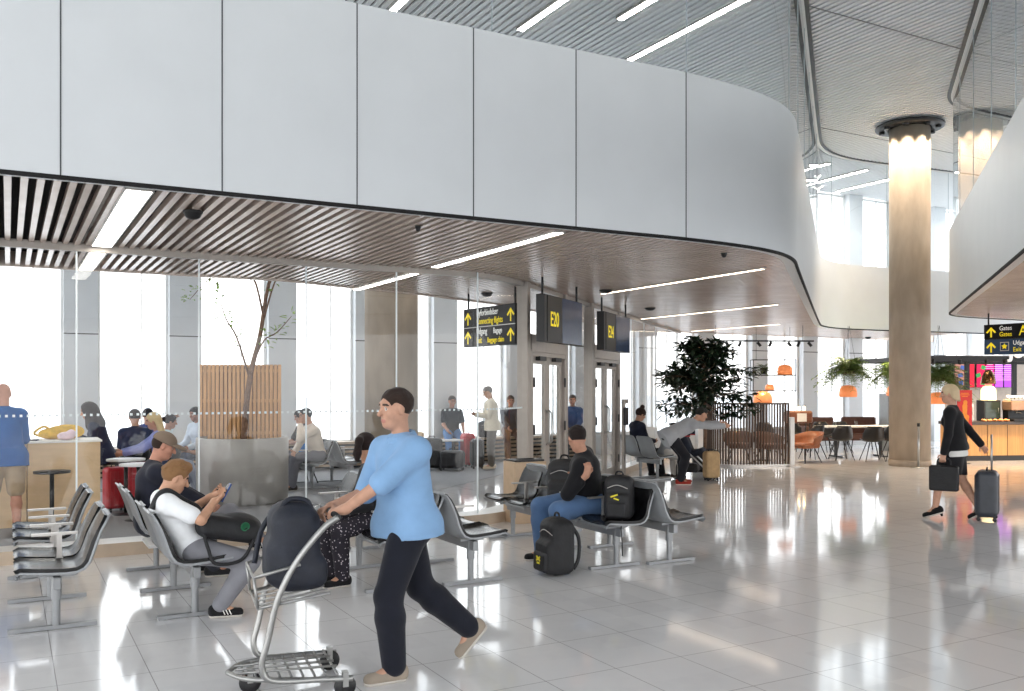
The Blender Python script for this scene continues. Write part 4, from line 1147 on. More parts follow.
def person(label, pos, ang, h=1.75, hip=(0, 0, .93), lean=3, lean_side=0, twist=0, nod=0, head=(0, 8, 0), hands=None, feet=None, elbow=None, knee=None,
           top=(90, 90, 90), sleeve='long', bottom=(40, 42, 50), legs='long', shoes=(40, 40, 42), skin=(214, 164, 136), hair='short', hairc=(60, 44, 34), res=.011,
           fat=1.0, female=False, hand_rot=None, foot_yaw=(8, -8), foot_pitch=(0, 0), group=None, fingers=.6, collar=False, toplen=.13, name='person', neckx=0.0, loose=.5, topm=None, untuck=True, botm=None):
    s = h/1.75
    root = empty(name, pos, ang, label, 'person', group)
    hp = np.array(hip, float)
    t = nv((math.sin(R(lean)), math.tan(R(lean_side)), math.cos(R(lean))))
    Rt = rotm(twist, 0); left = Rt @ np.array((0, 1., 0)); left = nv(left - t*(left @ t)); fw = np.cross(left, t)
    sw = (.148 if female else .167)*s
    nb = hp + t*.505*s
    shc = hp + t*.445*s + fw*.012
    sh = [shc + left*sw, shc - left*sw]
    hipj = [hp + np.array((0, .095*s, 0)), hp - np.array((0, .095*s, 0))]
    nd = nv((math.sin(R(lean*.6 + nod)), math.tan(R(lean_side))*.6, math.cos(R(lean*.6 + nod))))
    Rh = rotm(head[0], head[1], head[2])
    hc = nb + nd*.135*s + Rh @ np.array((.022, 0, .045))*s + np.array((neckx, 0, 0))
    if feet is None: feet = ((.05, .1, 0), (-.05, -.1, 0))
    if hands is None: hands = ((.05, .26, .78*s), (.05, -.26, .78*s))
    if elbow is None: elbow = ((-1, .45, -.3), (-1, -.45, -.3))
    if knee is None: knee = ((1, .15, .15), (1, -.15, .15))
    kn, an, el, wr = [], [], [], []
    for i in (0, 1):
        f = np.array(feet[i], float); a = f + np.array((0, 0, .085*s))
        k, a = ik(hipj[i], a, .43*s, .425*s, knee[i]); kn.append(k); an.append(a)
        e, w_ = ik(sh[i], hands[i], .285*s, .255*s, elbow[i]); el.append(e); wr.append(w_)
    def torso(S, f, up=True):
        S.cap(hp + t*.0 + left*.055*s, hp + t*.0 - left*.055*s, .118*s*fat, None, infl=f, w=fw, q=.95)
        S.cap(hp + t*.06*s, hp + t*(.22 if up else .10)*s, .112*s*fat*(.93 if female else 1), .108*s*fat*(.86 if female else 1), infl=f, w=left, q=1.24)
        if up:
            S.cap(hp + t*.22*s, hp + t*.37*s, .108*s*fat*(.88 if female else 1), .12*s*(.9 if female else 1), infl=f, w=left, q=1.28)
            S.cap(sh[0] - left*.015*s - t*.012, sh[1] + left*.015*s - t*.012, .062*s, infl=f); S.cap(nb - t*.02, shc + left*sw*.7 + t*.008, .052*s, infl=f*.8); S.cap(nb - t*.02, shc - left*sw*.7 + t*.008, .052*s, infl=f*.8)
            if female: S.ell(hp + t*.33*s + fw*.075*s + left*.06*s, (.055*s,)*3, infl=f*.6).ell(hp + t*.33*s + fw*.075*s - left*.06*s, (.055*s,)*3, infl=f*.6)
    def arm(S, i, f, frac=1.0):
        th = .9 if female else 1.0
        if frac <= .5:
            e = sh[i] + (el[i] - sh[i])*frac*2; S.cap(sh[i], e, .053*s*th, .049*s*th, infl=f*1.15)
        else:
            S.cap(sh[i], el[i], .052*s*th, .042*s*th, infl=f); q = el[i] + (wr[i] - el[i])*(frac - .5)*2; S.cap(el[i], q, .042*s*th, .029*s*th + (.006 if f else 0), infl=f, k=.014)
    def leg(S, i, f, frac=1.0):
        g = hipj[i]*1.0
        if frac <= .5: S.cap(g, g + (kn[i] - g)*frac*2, .086*s*fat, .066*s, infl=f*1.2); return
        S.cap(g, kn[i], .086*s*fat, .056*s, infl=f); q = kn[i] + (an[i] - kn[i])*(frac - .5)*2
        m_ = kn[i] + (an[i] - kn[i])*.3 + nv(np.cross(np.cross(an[i] - kn[i], (0, 1, 0)), an[i] - kn[i]))*0
        if frac > .7: S.cap(kn[i], m_, .054*s, .055*s, infl=f); S.cap(m_, q, .055*s, .038*s, infl=f*1.2)
        else: S.cap(kn[i], q, .054*s, .05*s, infl=f)
    B = Sdf(.03*s); torso(B, 0)
    for i in (0, 1): arm(B, i, 0); leg(B, i, 0)
    B.cap(nb - t*.03*s, hc - Rh @ np.array((.025, 0, .03))*s, .054*s, .05*s)
    # head
    hm = lambda x, y, z: hc + Rh @ np.array((x, y, z))*s
    B.ell(hm(-.012, 0, .03), (.096*s, .077*s, .088*s), Rh).ell(hm(.018, 0, -.042), (.068*s, .058*s, .072*s), Rh).ell(hm(.05, 0, -.088), (.03*s, .03*s, .022*s), Rh)
    B.cap(hm(.083, 0, .018), hm(.105, 0, -.022), .008*s, .0145*s, k=.012).cap(hm(.07, .04, .036), hm(.07, -.04, .036), .014*s, k=.02)
    B.ell(hm(.08, 0, -.056), (.012*s, .026*s, .007*s), Rh, k=.006).ell(hm(.079, 0, -.067), (.012*s, .022*s, .008*s), Rh, k=.006)
    for y in (-1, 1):
        B.ell(hm(-.004, .078*y, -.002), (.02*s, .009*s, .033*s), Rh, k=.01); B.sub(hm(.092, .032*y, .012), (.016*s, .017*s, .011*s), Rh, k=.012); B.ell(hm(.071, .032*y, .011), (.0135*s,)*3, k=.002)
        B.ell(hm(.05, .042*y, -.022), (.03*s, .022*s, .022*s), Rh, k=.02)
    # hands: palm, four unequal bent fingers and a thumb leaving the side
    for i in (0, 1):
        d = nv(wr[i] - el[i]); sgn = 1 if i == 0 else -1
        hr = hand_rot[i] if hand_rot and hand_rot[i] is not None else None
        if hr is not None: d = nv(hr[0]); pn = nv(hr[1])
        else: pn = nv(np.array((0, -sgn, -.2)))
        pn = nv(pn - d*(pn @ d)); ac = nv(np.cross(pn, d)); th = ac if hr is None or len(hr) < 3 else ac*hr[2]
        if hr is None: th = nv(np.array((1., 0, .3)) - d*(np.array((1., 0, .3)) @ d))
        ac = th
        p0 = wr[i] + d*.015*s; p1 = wr[i] + d*.082*s
        B.cap(wr[i] - d*.01, p0, .027*s, .028*s, k=.015)
        B.cap(p0 + ac*.014*s, p1 + ac*.026*s, .017*s, .015*s, k=.016).cap(p0 - ac*.012*s, p1 - ac*.022*s, .017*s, .014*s, k=.016).cap(p0, p1, .017*s, .015*s, k=.016)
        for j, (o_, ln) in enumerate(((.031, .074), (.011, .083), (-.0095, .077), (-.029, .06))):
            b = p1 + ac*o_*s; c1 = fingers*(.75 + .12*j); u1 = nv(d*math.cos(c1*.6) + pn*math.sin(c1*.6)); u2 = nv(d*math.cos(c1*1.5) + pn*math.sin(c1*1.5))
            m1 = b + u1*ln*.5*s; B.cap(b, m1, .0095*s, .0088*s, k=.004).cap(m1, m1 + u2*ln*.5*s, .0088*s, .0076*s, k=.004)
        tb = p0 + ac*.024*s; tm = tb + nv(d*.55 + ac*.75 + pn*.2)*.042*s; B.cap(tb, tm, .0135*s, .0108*s, k=.008).cap(tm, tm + nv(d*.85 + ac*.2 + pn*.35)*.032*s, .0108*s, .0088*s, k=.004)
    foot_fr = []
    for i in (0, 1):
        fy = R(foot_yaw[i]); fp = R(foot_pitch[i])
        fd = np.array((math.cos(fy)*math.cos(fp), math.sin(fy)*math.cos(fp), -math.sin(fp))); fu = nv(np.array((math.cos(fy)*math.sin(fp), math.sin(fy)*math.sin(fp), math.cos(fp))))
        hl = an[i] - fu*.05*s - fd*.045*s; toe = an[i] - fu*.058*s + fd*.15*s; foot_fr.append((fd, fu, hl, toe))
        B.cap(an[i], hl + fu*.006*s, .036*s, .03*s, k=.02).cap(an[i] + fd*.02*s - fu*.01*s, toe, .036*s, .024*s, k=.02)
    ec = [hm(.078, .032*y, .011) for y in (-1, 1)]; ic = [hm(.083, .034*y, .011) for y in (-1, 1)]; lc = hm(.09, 0, -.06); bc = [hm(.085, .033*y, .04) for y in (-1, 1)]
    def mf(c):
        m = np.zeros(len(c), int); q = (c - hc) @ Rh/s
        m[(np.abs(q[:, 1]) < .023) & (q[:, 2] > -.073) & (q[:, 2] < -.05) & (q[:, 0] > .07)] = 3
        m[(np.abs(np.abs(q[:, 1]) - .034) < .02) & (np.abs(q[:, 2] - .037 + .2*np.abs(np.abs(q[:, 1]) - .034)) < .0065) & (q[:, 0] > .05)] = 4
        for e in ec: m[np.linalg.norm(c - e, axis=1) < .0118*s] = 1
        for e in ic: m[np.linalg.norm(c - e, axis=1) < .0095*s] = 2
        return m
    B.build('body', [skin_mat(skin), m_eye, m_iris, m_lip, m_brow], root, res, mf)
    root['pose'] = 'figure'
    # clothing
    tm_ = topm or cloth(top); bm_ = botm or cloth(bottom)
    S = Sdf(.03*s); torso(S, (.016 + .009*loose)*s)
    fr = {'long': .97, 'short': .36, 'elbow': .5, 'three': .8, 'none': .05}[sleeve]
    if untuck and hip[2] > .75*s: S.cap(hp - t*.02*s + left*.085*s, hp - t*.02*s - left*.085*s, .118*s*fat, infl=(.026 + .014*loose)*s, w=fw, q=1.02).cap(hp - t*.14*s + left*.085*s, hp - t*.14*s - left*.085*s, .118*s*fat, infl=(.028 + .016*loose)*s, w=fw, q=1.03).cap(hp + t*.12*s, hp + t*.02*s, .118*s*fat, infl=(.010 + .014*loose)*s, w=left, q=1.3)
    S.cut(hp - t*toplen*s*(1 if hip[2] > .75*s else .72), t)
    S.late()
    for i in (0, 1): arm(S, i, (.013 + .008*loose)*s, fr)
    S.build('shirt', tm_, root, res)
    if collar:
        c = Sdf(.012)
        for a in range(14):
            q = 2*PI*a/14; q2 = 2*PI*(a + 1)/14
            if a in (13,): continue
            f_ = lambda q: nb + t*(.022 - .016*math.cos(q))*s + (fw*math.cos(q) + left*math.sin(q))*.076*s
            c.cap(f_(q), f_(q2), .013*s); c.cap(f_(q) - t*.018 + (fw*math.cos(q) + left*math.sin(q))*.012, f_(q2) - t*.018 + (fw*math.cos(q2) + left*math.sin(q2))*.012, .010*s)
        c.build('collar', tm_, root, min(res, .008))
    P = Sdf(.03*s); torso(P, (.012 + .004*loose)*s, False)
    if legs == 'skirt':
        for i in (0, 1): leg(P, i, .016, .42)
        P.cap((hipj[0] + hipj[1])/2, (hipj[0] + hipj[1])/2 + ((kn[0] + kn[1])/2 - hp)*.8, .11*s, .115*s, infl=.012, w=left, q=1.25); P.cut(hp + ((kn[0] + kn[1])/2 - hp)*.86, hp - (kn[0] + kn[1])/2)
    else:
        for i in (0, 1): leg(P, i, (.016 + .012*loose)*s, {'long': .985, 'short': .46, 'crop': .9}[legs])
    P.build('skirt' if legs == 'skirt' else 'shorts' if legs == 'short' else 'trousers', bm_, root, res)
    for i in (0, 1):
        fd, fu, hl, toe = foot_fr[i]; sd = np.cross(fu, fd)
        F = Sdf(.02); F.cap(hl + fu*.004*s, toe + fu*.006*s, .040*s, .036*s, w=sd, q=1.12).cap(hl + fu*.03*s, an[i] + fd*.03*s - fu*.02, .040*s, .037*s); F.cap(an[i] - fu*.01*s, an[i], .043*s); F.cut(hl - fu*.036*s, fu)
        so = F.build('shoe', cloth(shoes, .1), root, min(res, .009))
        K = Sdf(.005); K.cap(hl, toe, .044*s, .040*s, w=sd, q=1.12).cut(hl - fu*.036*s, fu).cut(hl - fu*.016*s, -fu); K.build('sole', m_sole, so, min(res, .009))
    # hair
    if hair != 'bald':
        Hh = Sdf(.015); g = .012 if hair in ('short', 'crop') else .018
        if hair == 'cap':
            Hh.ell(hm(-.012, 0, .045), (.108*s, .09*s, .088*s), Rh).cut(hm(0, 0, .03), Rh @ np.array((.12, 0, 1.))); Hh.build('cap_dome', cloth(hairc, .2), root, res)
            b = Sdf(.01).ell(hm(.115, 0, .035), (.085*s, .075*s, .022*s), Rh).cut(hm(0, 0, .037), Rh @ np.array((.15, 0, 1.))); b.build('cap_brim', cloth(hairc, .2), root, min(res, .008))
            Q = Sdf(.01).ell(hm(-.02, 0, .02), (.096*s, .083*s, .08*s), Rh).cut(hm(-.02, 0, 0), Rh @ np.array((-1., 0, .1))).cut(hm(0, 0, -.05), Rh @ np.array((0, 0, 1.))); Q.build('hair', hairm((50, 38, 32)), root, res)
        elif hair == 'hood':
            Hh.ell(hm(-.025, 0, .02), (.125*s, .108*s, .122*s), Rh).cap(hm(-.05, 0, -.05), nb - t*.03, .11*s, .14*s, k=.05).cap(nb - t*.02 - fw*.02 + left*.07, nb - t*.02 - fw*.02 - left*.07, .10*s, k=.04)
            Hh.sub(hm(.11, 0, 0), (.09*s, .068*s, .10*s), Rh, k=.02); Hh.build('head_scarf', cloth(hairc, .5), root, res)
        else:
            top_ = .03 if hair != 'tall' else .05
            Hh.ell(hm(-.018, 0, .038), (.098*s + g*.6, .078*s + g*.6, .086*s + g*.6), Rh)
            if hair == 'tall': Hh.ell(hm(.008, 0, .108), (.08*s, .064*s, .04*s), Rh).ell(hm(.042, -.008, .112), (.04*s, .046*s, .034*s), Rh)
            if hair in ('bob', 'long'):
                ln = -.09 if hair == 'bob' else -.24
                for a in (-1.9, -1.4, -.9, -.4, 0, .4, .9, 1.4, 1.9): 
                    o_ = np.array((-.03 - .07*math.cos(a*.75), .085*math.sin(a*.8), 0)); Hh.cap(hm(*(o_ + (0, 0, .03))), hm(*(o_*np.array((1.05, 1.05, 1)) + (-.005, 0, ln + .02*abs(a)))), .026*s, .02*s, k=.02)
            if hair in ('bun',): Hh.ell(hm(-.03, 0, .155), (.045*s, .045*s, .042*s), Rh, k=.012)
            if hair == 'lowbun': Hh.ell(hm(-.125, 0, .02), (.045*s, .05*s, .045*s), Rh, k=.012)
            if hair == 'pony':
                q0 = hm(-.11, 0, .07); q1 = hm(-.16, 0, .04); q2 = hm(-.175, 0, -.08); q3 = hm(-.16, 0, -.2)
                Hh.cap(q0, q1, .028*s, .034*s, k=.012).cap(q1, q2, .034*s, .036*s, k=.02).cap(q2, q3, .036*s, .014*s, k=.02)
            if hair not in ('bob', 'long'): Hh.cut(hm(-.005, 0, -.055), Rh @ np.array((-.55, 0, 1.)))
            Hh.sub(hm(.115, 0, -.015), (.088*s, .074*s, .098*s), Rh, k=.012)
            if hair in ('short', 'crop', 'tall'):
                for y in (-1, 1): Hh.sub(hm(.045, .088*y, -.01), (.055*s, .03*s, .075*s), Rh, k=.012); Hh.sub(hm(-.02, .1*y, -.055), (.06*s, .035*s, .06*s), Rh, k=.012)
            if res < .0095:
                rg = np.random.default_rng(len(label)); n_ = 0
                while n_ < 120:
                    v = rg.normal(size=3); v /= np.linalg.norm(v)
                    if v[2] < .15 or (v[0] > .72 and v[2] < .7): continue
                    q = np.array((-.018, 0, .038)) + v*np.array((.101, .081, .089)) + (np.array((.012, 0, .022)) if hair == 'tall' and v[2] > .55 else 0)
                    dr = np.array((.8, v[1]*.3, -.25 if v[0] > .3 else .25)) if hair != 'tall' else np.array((.55, rg.normal()*.3, .45)); dr = dr - v*(dr @ v)*(.9 if hair != 'tall' else .5); dr /= np.linalg.norm(dr)
                    ln = rg.uniform(.02, .035)*(1.5 if hair == 'tall' else 1); Hh.cap(hm(*(q - dr*ln*.5)), hm(*(q + dr*ln*.5)), (.011 if hair == 'tall' else .008)*s, .005*s, k=.005); n_ += 1
            Hh.build('hair', hairm(hairc), root, res)
    J = dict(hp=hp, nb=nb, sh=sh, el=el, wr=wr, kn=kn, an=an, hc=hc, Rh=Rh, t=t, fw=fw, left=left, s=s, foot=foot_fr)
    return root, J
m_sole = M('pale rubber sole', (196, 190, 182), .7, var=.03)
def seated(label, pos, ang, seat=.435, h=1.75, **k):
    s = h/1.75
    d = dict(hip=(-.10, 0, seat + .115*s), lean=-10, nod=14, head=(0, 12, 0), feet=((.36, .13, 0), (.40, -.13, 0)), knee=((.7, .2, 1), (.7, -.2, 1)), hands=((.28, .12, seat + .2), (.28, -.12, seat + .2)))
    d.update(k); return person(label, pos, ang, h, **d)
AV, AM, AU = A29, A29 + PI, A29 + PI/2     # headings: along VD, against it, along UD
def W(root, p):
    """local figure point to world"""
    a = root.rotation_euler[2]; return V((root.location.x + p[0]*math.cos(a) - p[1]*math.sin(a), root.location.y + p[0]*math.sin(a) + p[1]*math.cos(a), root.location.z + p[2]))

# --- the man pushing the trolley
man, JM = person('man in light blue shirt and navy trousers walking left behind a luggage trolley', V((-.62, 5.36, 0)), A29 + PI + R(-8), 1.71, hip=(0, 0, .895), lean=4, nod=4, head=(14, 3, 0), twist=24, loose=1.0,
    hands=((.40, .13, 1.0), (.42, -.09, 1.0)), elbow=((-.35, .55, -1), (-.35, -.55, -1)), feet=((.10, .10, 0), (-.42, -.09, .13)), foot_pitch=(0, 48), foot_yaw=(6, -4), knee=((1, .1, .1), (1, -.1, .1)),
    top=(126, 162, 200), sleeve='elbow', bottom=(24, 26, 36), shoes=(150, 138, 124), skin=(206, 158, 132), hair='short', hairc=(46, 34, 28), res=.007, collar=True, toplen=.07,
    hand_rot=((( .8, -.5, -.15), (-.25, -.2, -1), 1), ((.8, .5, -.15), (-.25, .2, -1), -1)), fingers=1.5, fat=1.08)
MB().box((0, 0, 0), (.006, .07, .08)).build('pocket', cloth((108, 152, 198)), man).location = (.128 + JM['hp'][0] + .03, .07, 1.19)
# --- boy on the bench
b = seatpt('B2', 1, 0)
boy, JB = seated('boy in white t-shirt sitting on the bench looking at his blue phone', V((b.x, b.y, 0)), AV, h=1.61, hip=(-.01, 0, .50), lean=-31, nod=58, head=(-8, 24, 0), hands=((.12, .08, .86), (.12, -.10, .85)), elbow=((-.2, 1, -.7), (-.2, -1, -.7)),
    feet=((.44, -.10, .47), (.15, -.13, 0)), knee=((.5, 1, .9), (1, -.25, .8)), top=(236, 238, 240), sleeve='short', bottom=(128, 128, 134), shoes=(28, 28, 30), skin=(218, 168, 138), hair='tall', hairc=(132, 98, 66), res=.007,
    hand_rot=(((.75, -.45, .45), (-.3, -.3, 1), 1), ((.75, .5, .4), (-.3, .3, 1), -1)), fingers=1.0, foot_yaw=(-55, -14))
# --- man with cap further along the same bench
b = seatpt('B2', 1, 3)
seated('person in taupe cap and navy top sitting further along the boy\'s bench', V((b.x, b.y, 0)), AV, h=1.74, hip=(-.12, 0, .51), lean=3, nod=22, head=(-12, 22, 0), hands=((.40, .10, .62), (.40, -.08, .60)), top=(34, 36, 48), bottom=(52, 54, 62), hair='cap', hairc=(122, 106, 92), res=.009, skin=(208, 150, 126))
# --- woman with ponytail behind the walking man
b = seatpt('B3L', -1, 1)
pony, JP = seated('woman with dark ponytail and dotted dark trousers sitting behind the walking man', V((b.x, b.y, 0)), AM, h=1.66, hip=(.02, 0, .53), lean=8, nod=12, head=(-165 + 30, 10, 0), twist=-25, feet=((.38, .16, 0), (.42, -.06, 0)), hands=((.36, .12, .64), (.36, -.10, .64)),
    top=(30, 30, 34), bottom=(34, 30, 40), shoes=(24, 24, 26), hair='pony', hairc=(34, 24, 22), female=True, res=.008, skin=(206, 156, 128))
# --- man in black with the bags
b = seatpt('B4L', -1, 1)
mk_, JK = seated('man in black jacket leaning on the black backpack, fist raised', V((b.x, b.y, 0)), AM, h=1.78, hip=(.0, 0, .545), lean=12, lean_side=12, nod=26, head=(-100, 20, 0), twist=-40, hands=((.20, .30, .86), (.16, .02, .84)), elbow=((.1, .9, -1), (-.2, -.8, -.8)),
    feet=((.38, .12, 0), (.42, -.15, 0)), top=(20, 20, 24), sleeve='three', bottom=(84, 112, 150), shoes=(30, 30, 32), hair='short', hairc=(34, 26, 24), res=.008, fingers=1.7, skin=(204, 152, 126), fat=1.16, loose=1.4,
    hand_rot=(((-.1, .1, 1), (0, -1, 0), 1), None))
# --- woman walking with suitcase
ww, JW = person('blonde woman in black jacket and skirt walking past the column, towing a suitcase', V((5.66, 11.62, 0)), R(146), 1.71, hip=(0, 0, .93), lean=4, nod=4, head=(12, 6, 0), hands=((.10, .25, .80), (-.34, -.24, .86)), elbow=((-1, .4, -.2), (-.5, -.6, -.8)),
    feet=((.22, .08, .05), (-.26, -.08, .07)), foot_pitch=(20, 32), top=(24, 24, 27), sleeve='long', bottom=(26, 26, 30), legs='skirt', shoes=(20, 20, 22), skin=(222, 172, 146), hair='bob', hairc=(206, 184, 150), female=True, res=.008, fingers=1.5, toplen=.05)
hs = Sdf(.02).cap(JW['hp'] + JW['left']*.06 - JW['t']*.09, JW['hp'] - JW['left']*.06 - JW['t']*.09, .142, w=JW['fw'], q=.95).cut(JW['hp'] - JW['t']*.125, JW['t']).cut(JW['hp'] - JW['t']*.035, -JW['t'])
for i, sh_ in enumerate([c for c in ww.children if c.name.startswith('shoe')]):
    fd, fu, hl, toe = JW['foot'][i]; MB().tube([hl - fu*.02, hl - fu*.07 + fd*.005], [.022, .012], 10).build('heel', cloth((20, 20, 22), .1), sh_)
hs.build('blouse_hem', cloth((232, 232, 230)), ww, .009)
# --- group on the short bench by the glass
b = seatpt('B6', 1, 1)
seated('woman with hair bun and navy hoodie sitting on the short bench by the glass', V((b.x, b.y, 0)), AV, h=1.66, lean=2, nod=22, head=(-10, 24, 0), hands=((.25, .1, .68), (.25, -.08, .68)), top=(30, 34, 52), bottom=(28, 28, 34), hair='bun', hairc=(48, 34, 30), female=True, skin=(196, 146, 120))
b = seatpt('B6', 1, 0)
seated('small boy in grey t-shirt and pale trousers sitting bent forward on the short bench', V((b.x + .1, b.y - .02, 0)), AV, h=1.26, hip=(.02, 0, .51), lean=22, nod=34, head=(-10, 36, 0), hands=((.36, .07, .56), (.36, -.07, .54)), feet=((.30, .08, .03), (.32, -.08, .03)), top=(152, 154, 158), sleeve='short', bottom=(190, 186, 180), shoes=(60, 48, 44), hair='crop', hairc=(70, 48, 36), skin=(206, 152, 122))
person('man in grey sweater and dark trousers bending over beside the dark tree', V((2.86, 15.75, 0)), R(6), 1.74, hip=(-.14, 0, .84), lean=62, nod=8, head=(0, 20, 0), hands=((.98, .16, 1.04), (.90, -.10, 1.0)), elbow=((.2, .8, -.4), (0, -.8, -.6)), feet=((.12, .12, 0), (.02, -.12, 0)), top=(166, 168, 172), bottom=(30, 30, 36), shoes=(150, 50, 40), hair='short', hairc=(40, 40, 36), res=.010)
# --- hall behind the glass
person('bald man in blue sweater and khaki shorts standing at the wooden counter', V((-5.66, 10.15, 0)), R(125), 1.76, lean=5, nod=8, head=(8, 18, 0), hands=((.34, .12, 1.06), (.34, -.12, 1.06)), feet=((.03, .12, 0), (-.03, -.12, 0)), top=(24, 84, 150), bottom=(170, 148, 122), legs='short', shoes=(60, 60, 66), skin=(206, 148, 124), hair='bald', res=.009, fat=1.06)
person('person in dark headscarf and navy coat sitting at the end of the wooden counter', V((-5.72, 12.75, 0)), AM - .2, 1.64, hip=(0, 0, .74), lean=14, nod=18, head=(0, 18, 0), hands=((.32, .14, .98), (.32, -.12, .98)), feet=((.25, .1, .26), (.25, -.1, .26)), knee=((1, .1, .6), (1, -.1, .6)), top=(34, 38, 62), bottom=(30, 30, 44), hair='hood', hairc=(62, 54, 52), female=True, fat=1.1)
seated('broad man in dark navy t-shirt seen from behind, sitting beyond the small cafe tables', V((-5.68, 13.7, 0)), AU, h=1.76, lean=4, nod=16, top=(40, 48, 74), sleeve='short', bottom=(40, 40, 48), hair='short', hairc=(44, 34, 30), fat=1.12)
seated('dark-haired person in blue top half hidden behind the broad man in navy', V((-6.0, 15.0, 0)), AU - .3, h=1.72, lean=3, nod=14, top=(66, 74, 124), bottom=(40, 40, 48), hair='short', hairc=(38, 28, 26))
seated('blonde woman in lilac blouse sitting at the small cafe table', V((-5.12, 13.05, 0)), AM, h=1.70, lean=6, nod=16, head=(-4, 14, 0), hands=((.42, .12, .76), (.42, -.10, .76)), top=(142, 150, 206), bottom=(70, 80, 110), hair='long', hairc=(206, 184, 142), female=True, skin=(218, 166, 140))
seated('girl in light blue t-shirt with one arm raised over her head', V((-5.35, 14.3, 0)), R(20), h=1.56, lean=4, nod=12, hands=((.05, .14, 1.20), (.3, -.12, .66)), elbow=((.2, 1, .6), (-1, -.5, -.4)), top=(196, 216, 224), sleeve='short', bottom=(120, 130, 150), hair='lowbun', hairc=(44, 32, 28), female=True, skin=(200, 150, 124))
seated('dark-haired person in pale top sitting close to the left edge of the round planter', V((-5.52, 15.9, 0)), AM + .6, h=1.72, lean=6, nod=18, top=(204, 214, 226), bottom=(84, 92, 112), hair='long', hairc=(36, 26, 26), female=True, skin=(176, 126, 104))
seated('girl in black t-shirt with ponytail sitting behind the round planter', V((-3.72, 15.95, 0)), R(215), h=1.62, lean=4, nod=16, head=(0, 20, 0), hands=((.30, .14, .70), (.30, -.10, .70)), top=(36, 36, 40), sleeve='short', bottom=(44, 48, 58), hair='pony', hairc=(40, 30, 28), female=True, skin=(214, 164, 140))
b = seatpt('B7L', -1, 0)
seated('man in cream sweater and grey trousers sitting beside the round planter, hand at his face', V((b.x, b.y, 0)), AM, h=1.76, lean=14, nod=16, head=(0, 10, 0), hands=((.22, .10, 1.06), (.34, .16, .62)), elbow=((.6, .5, -1), (-.2, -.8, -.6)), top=(222, 210, 196), bottom=(108, 108, 116), shoes=(46, 40, 38), hair='short', hairc=(34, 30, 30))
seated('man in black t-shirt and blue jeans sitting on the window ledge behind red suitcase', V((-1.30, 19.98, 0)), R(-75), seat=.56, h=1.76, lean=-2, nod=10, top=(28, 28, 32), sleeve='short', bottom=(76, 118, 168), hair='short', hairc=(44, 34, 30), skin=(190, 140, 116), hands=((.2, .2, .72), (.22, -.16, .74)))
person('grey-haired man in cream jacket standing behind the glass looking at his phone', V((-.40, 18.35, 0)), R(196), 1.68, lean=3, nod=12, head=(0, 24, 0), hands=((.33, .06, 1.14), (.32, -.08, 1.12)), elbow=((-.4, .5, -1), (-.4, -.5, -1)), feet=((.05, .1, 0), (-.03, -.1, 0)), top=(222, 212, 192), bottom=(92, 86, 80), shoes=(214, 196, 172), hair='short', hairc=(120, 116, 114), fingers=1.0)
seated('man in dark jacket sitting on the window ledge right of the standing man in cream', V((-.02, 20.72, 0)), R(-80), seat=.56, h=1.76, lean=0, nod=10, top=(54, 52, 60), bottom=(96, 70, 60), hair='crop', hairc=(48, 40, 38), skin=(196, 144, 120))
seated('person in blue denim jacket sitting on the window ledge seen between the two glass doors', V((1.42, 21.35, 0)), R(-95), seat=.56, h=1.78, lean=2, nod=12, top=(70, 92, 136), bottom=(60, 62, 74), hair='short', hairc=(92, 84, 78), skin=(202, 156, 134))
# ================================================================== luggage trolley and bags
m_bagk = M('black nylon', (24, 24, 27), .62, var=.15, bump=.25, bscale=25)
m_bagn = M('dark navy nylon', (26, 30, 42), .65, var=.12, bump=.25, bscale=22)
m_trol = M('brushed trolley steel', (156, 156, 154), .34, metal=.75, var=.03)
m_yelp = M('yellow emblem', (228, 214, 40), .5); m_grnp = M('green emblem', (22, 104, 66), .5)
def rr(*a): return rotm(*a)
ta = A29 + PI + R(-8); tp = W(man, (.45, 0, 0))
tr_ = empty('luggage_trolley', V((tp.x, tp.y, 0)), ta, 'steel airport luggage trolley pushed by the man in the light blue shirt', 'trolley')
hd = MB(); hd.tube([(0, -.27, .985), (0, .27, .985)], .017, 12); hd.build('handle', m_black, tr_)
for y in (-1, 1):
    MB().tube(curve3([(0, .26*y, .985), (.08, .26*y, .93), (.22, .255*y, .76), (.32, .25*y, .56), (.37, .24*y, .34), (.40, .23*y, .20), (.34, .23*y, .125), (.10, .25*y, .11), (-.08, .26*y, .10)], 6), .017, 10).build('side_frame', m_trol, tr_)
bs = MB()
for y in (-1, 1): bs.tube(curve3([(-.08, .26*y, .10), (.20, .23*y, .115), (.46, .16*y, .125), (.56, .0, .125)], 5), .014, 8)
for i in range(9):
    x = .0 + .06*i; hw = .245 - .010*i - .0006*i*i; bs.tube([(x, -hw, .125), (x, hw, .125)], .007, 6)
for y in (-.1, 0, .1): bs.tube([(-.02, y, .13), (.52, y*.7, .135)], .007, 6)
bs.build('base_grid', m_trol, tr_)
bk = MB()
for z, x0, x1 in ((.74, .20, .44), (.575, .04, .42)):
    bk.tube([(x0, -.25, z), (x1, -.22, z - .06), (x1, .22, z - .06), (x0, .25, z)], .009, 8)
for y in (-.15, -.05, .05, .15): bk.tube([(.04, y, .575), (.42, y, .515)], .006, 6)
for y in (-.22, .22): bk.tube([(.44, y, .68), (.42, y, .515)], .008, 6)
bk.build('basket', m_trol, tr_)
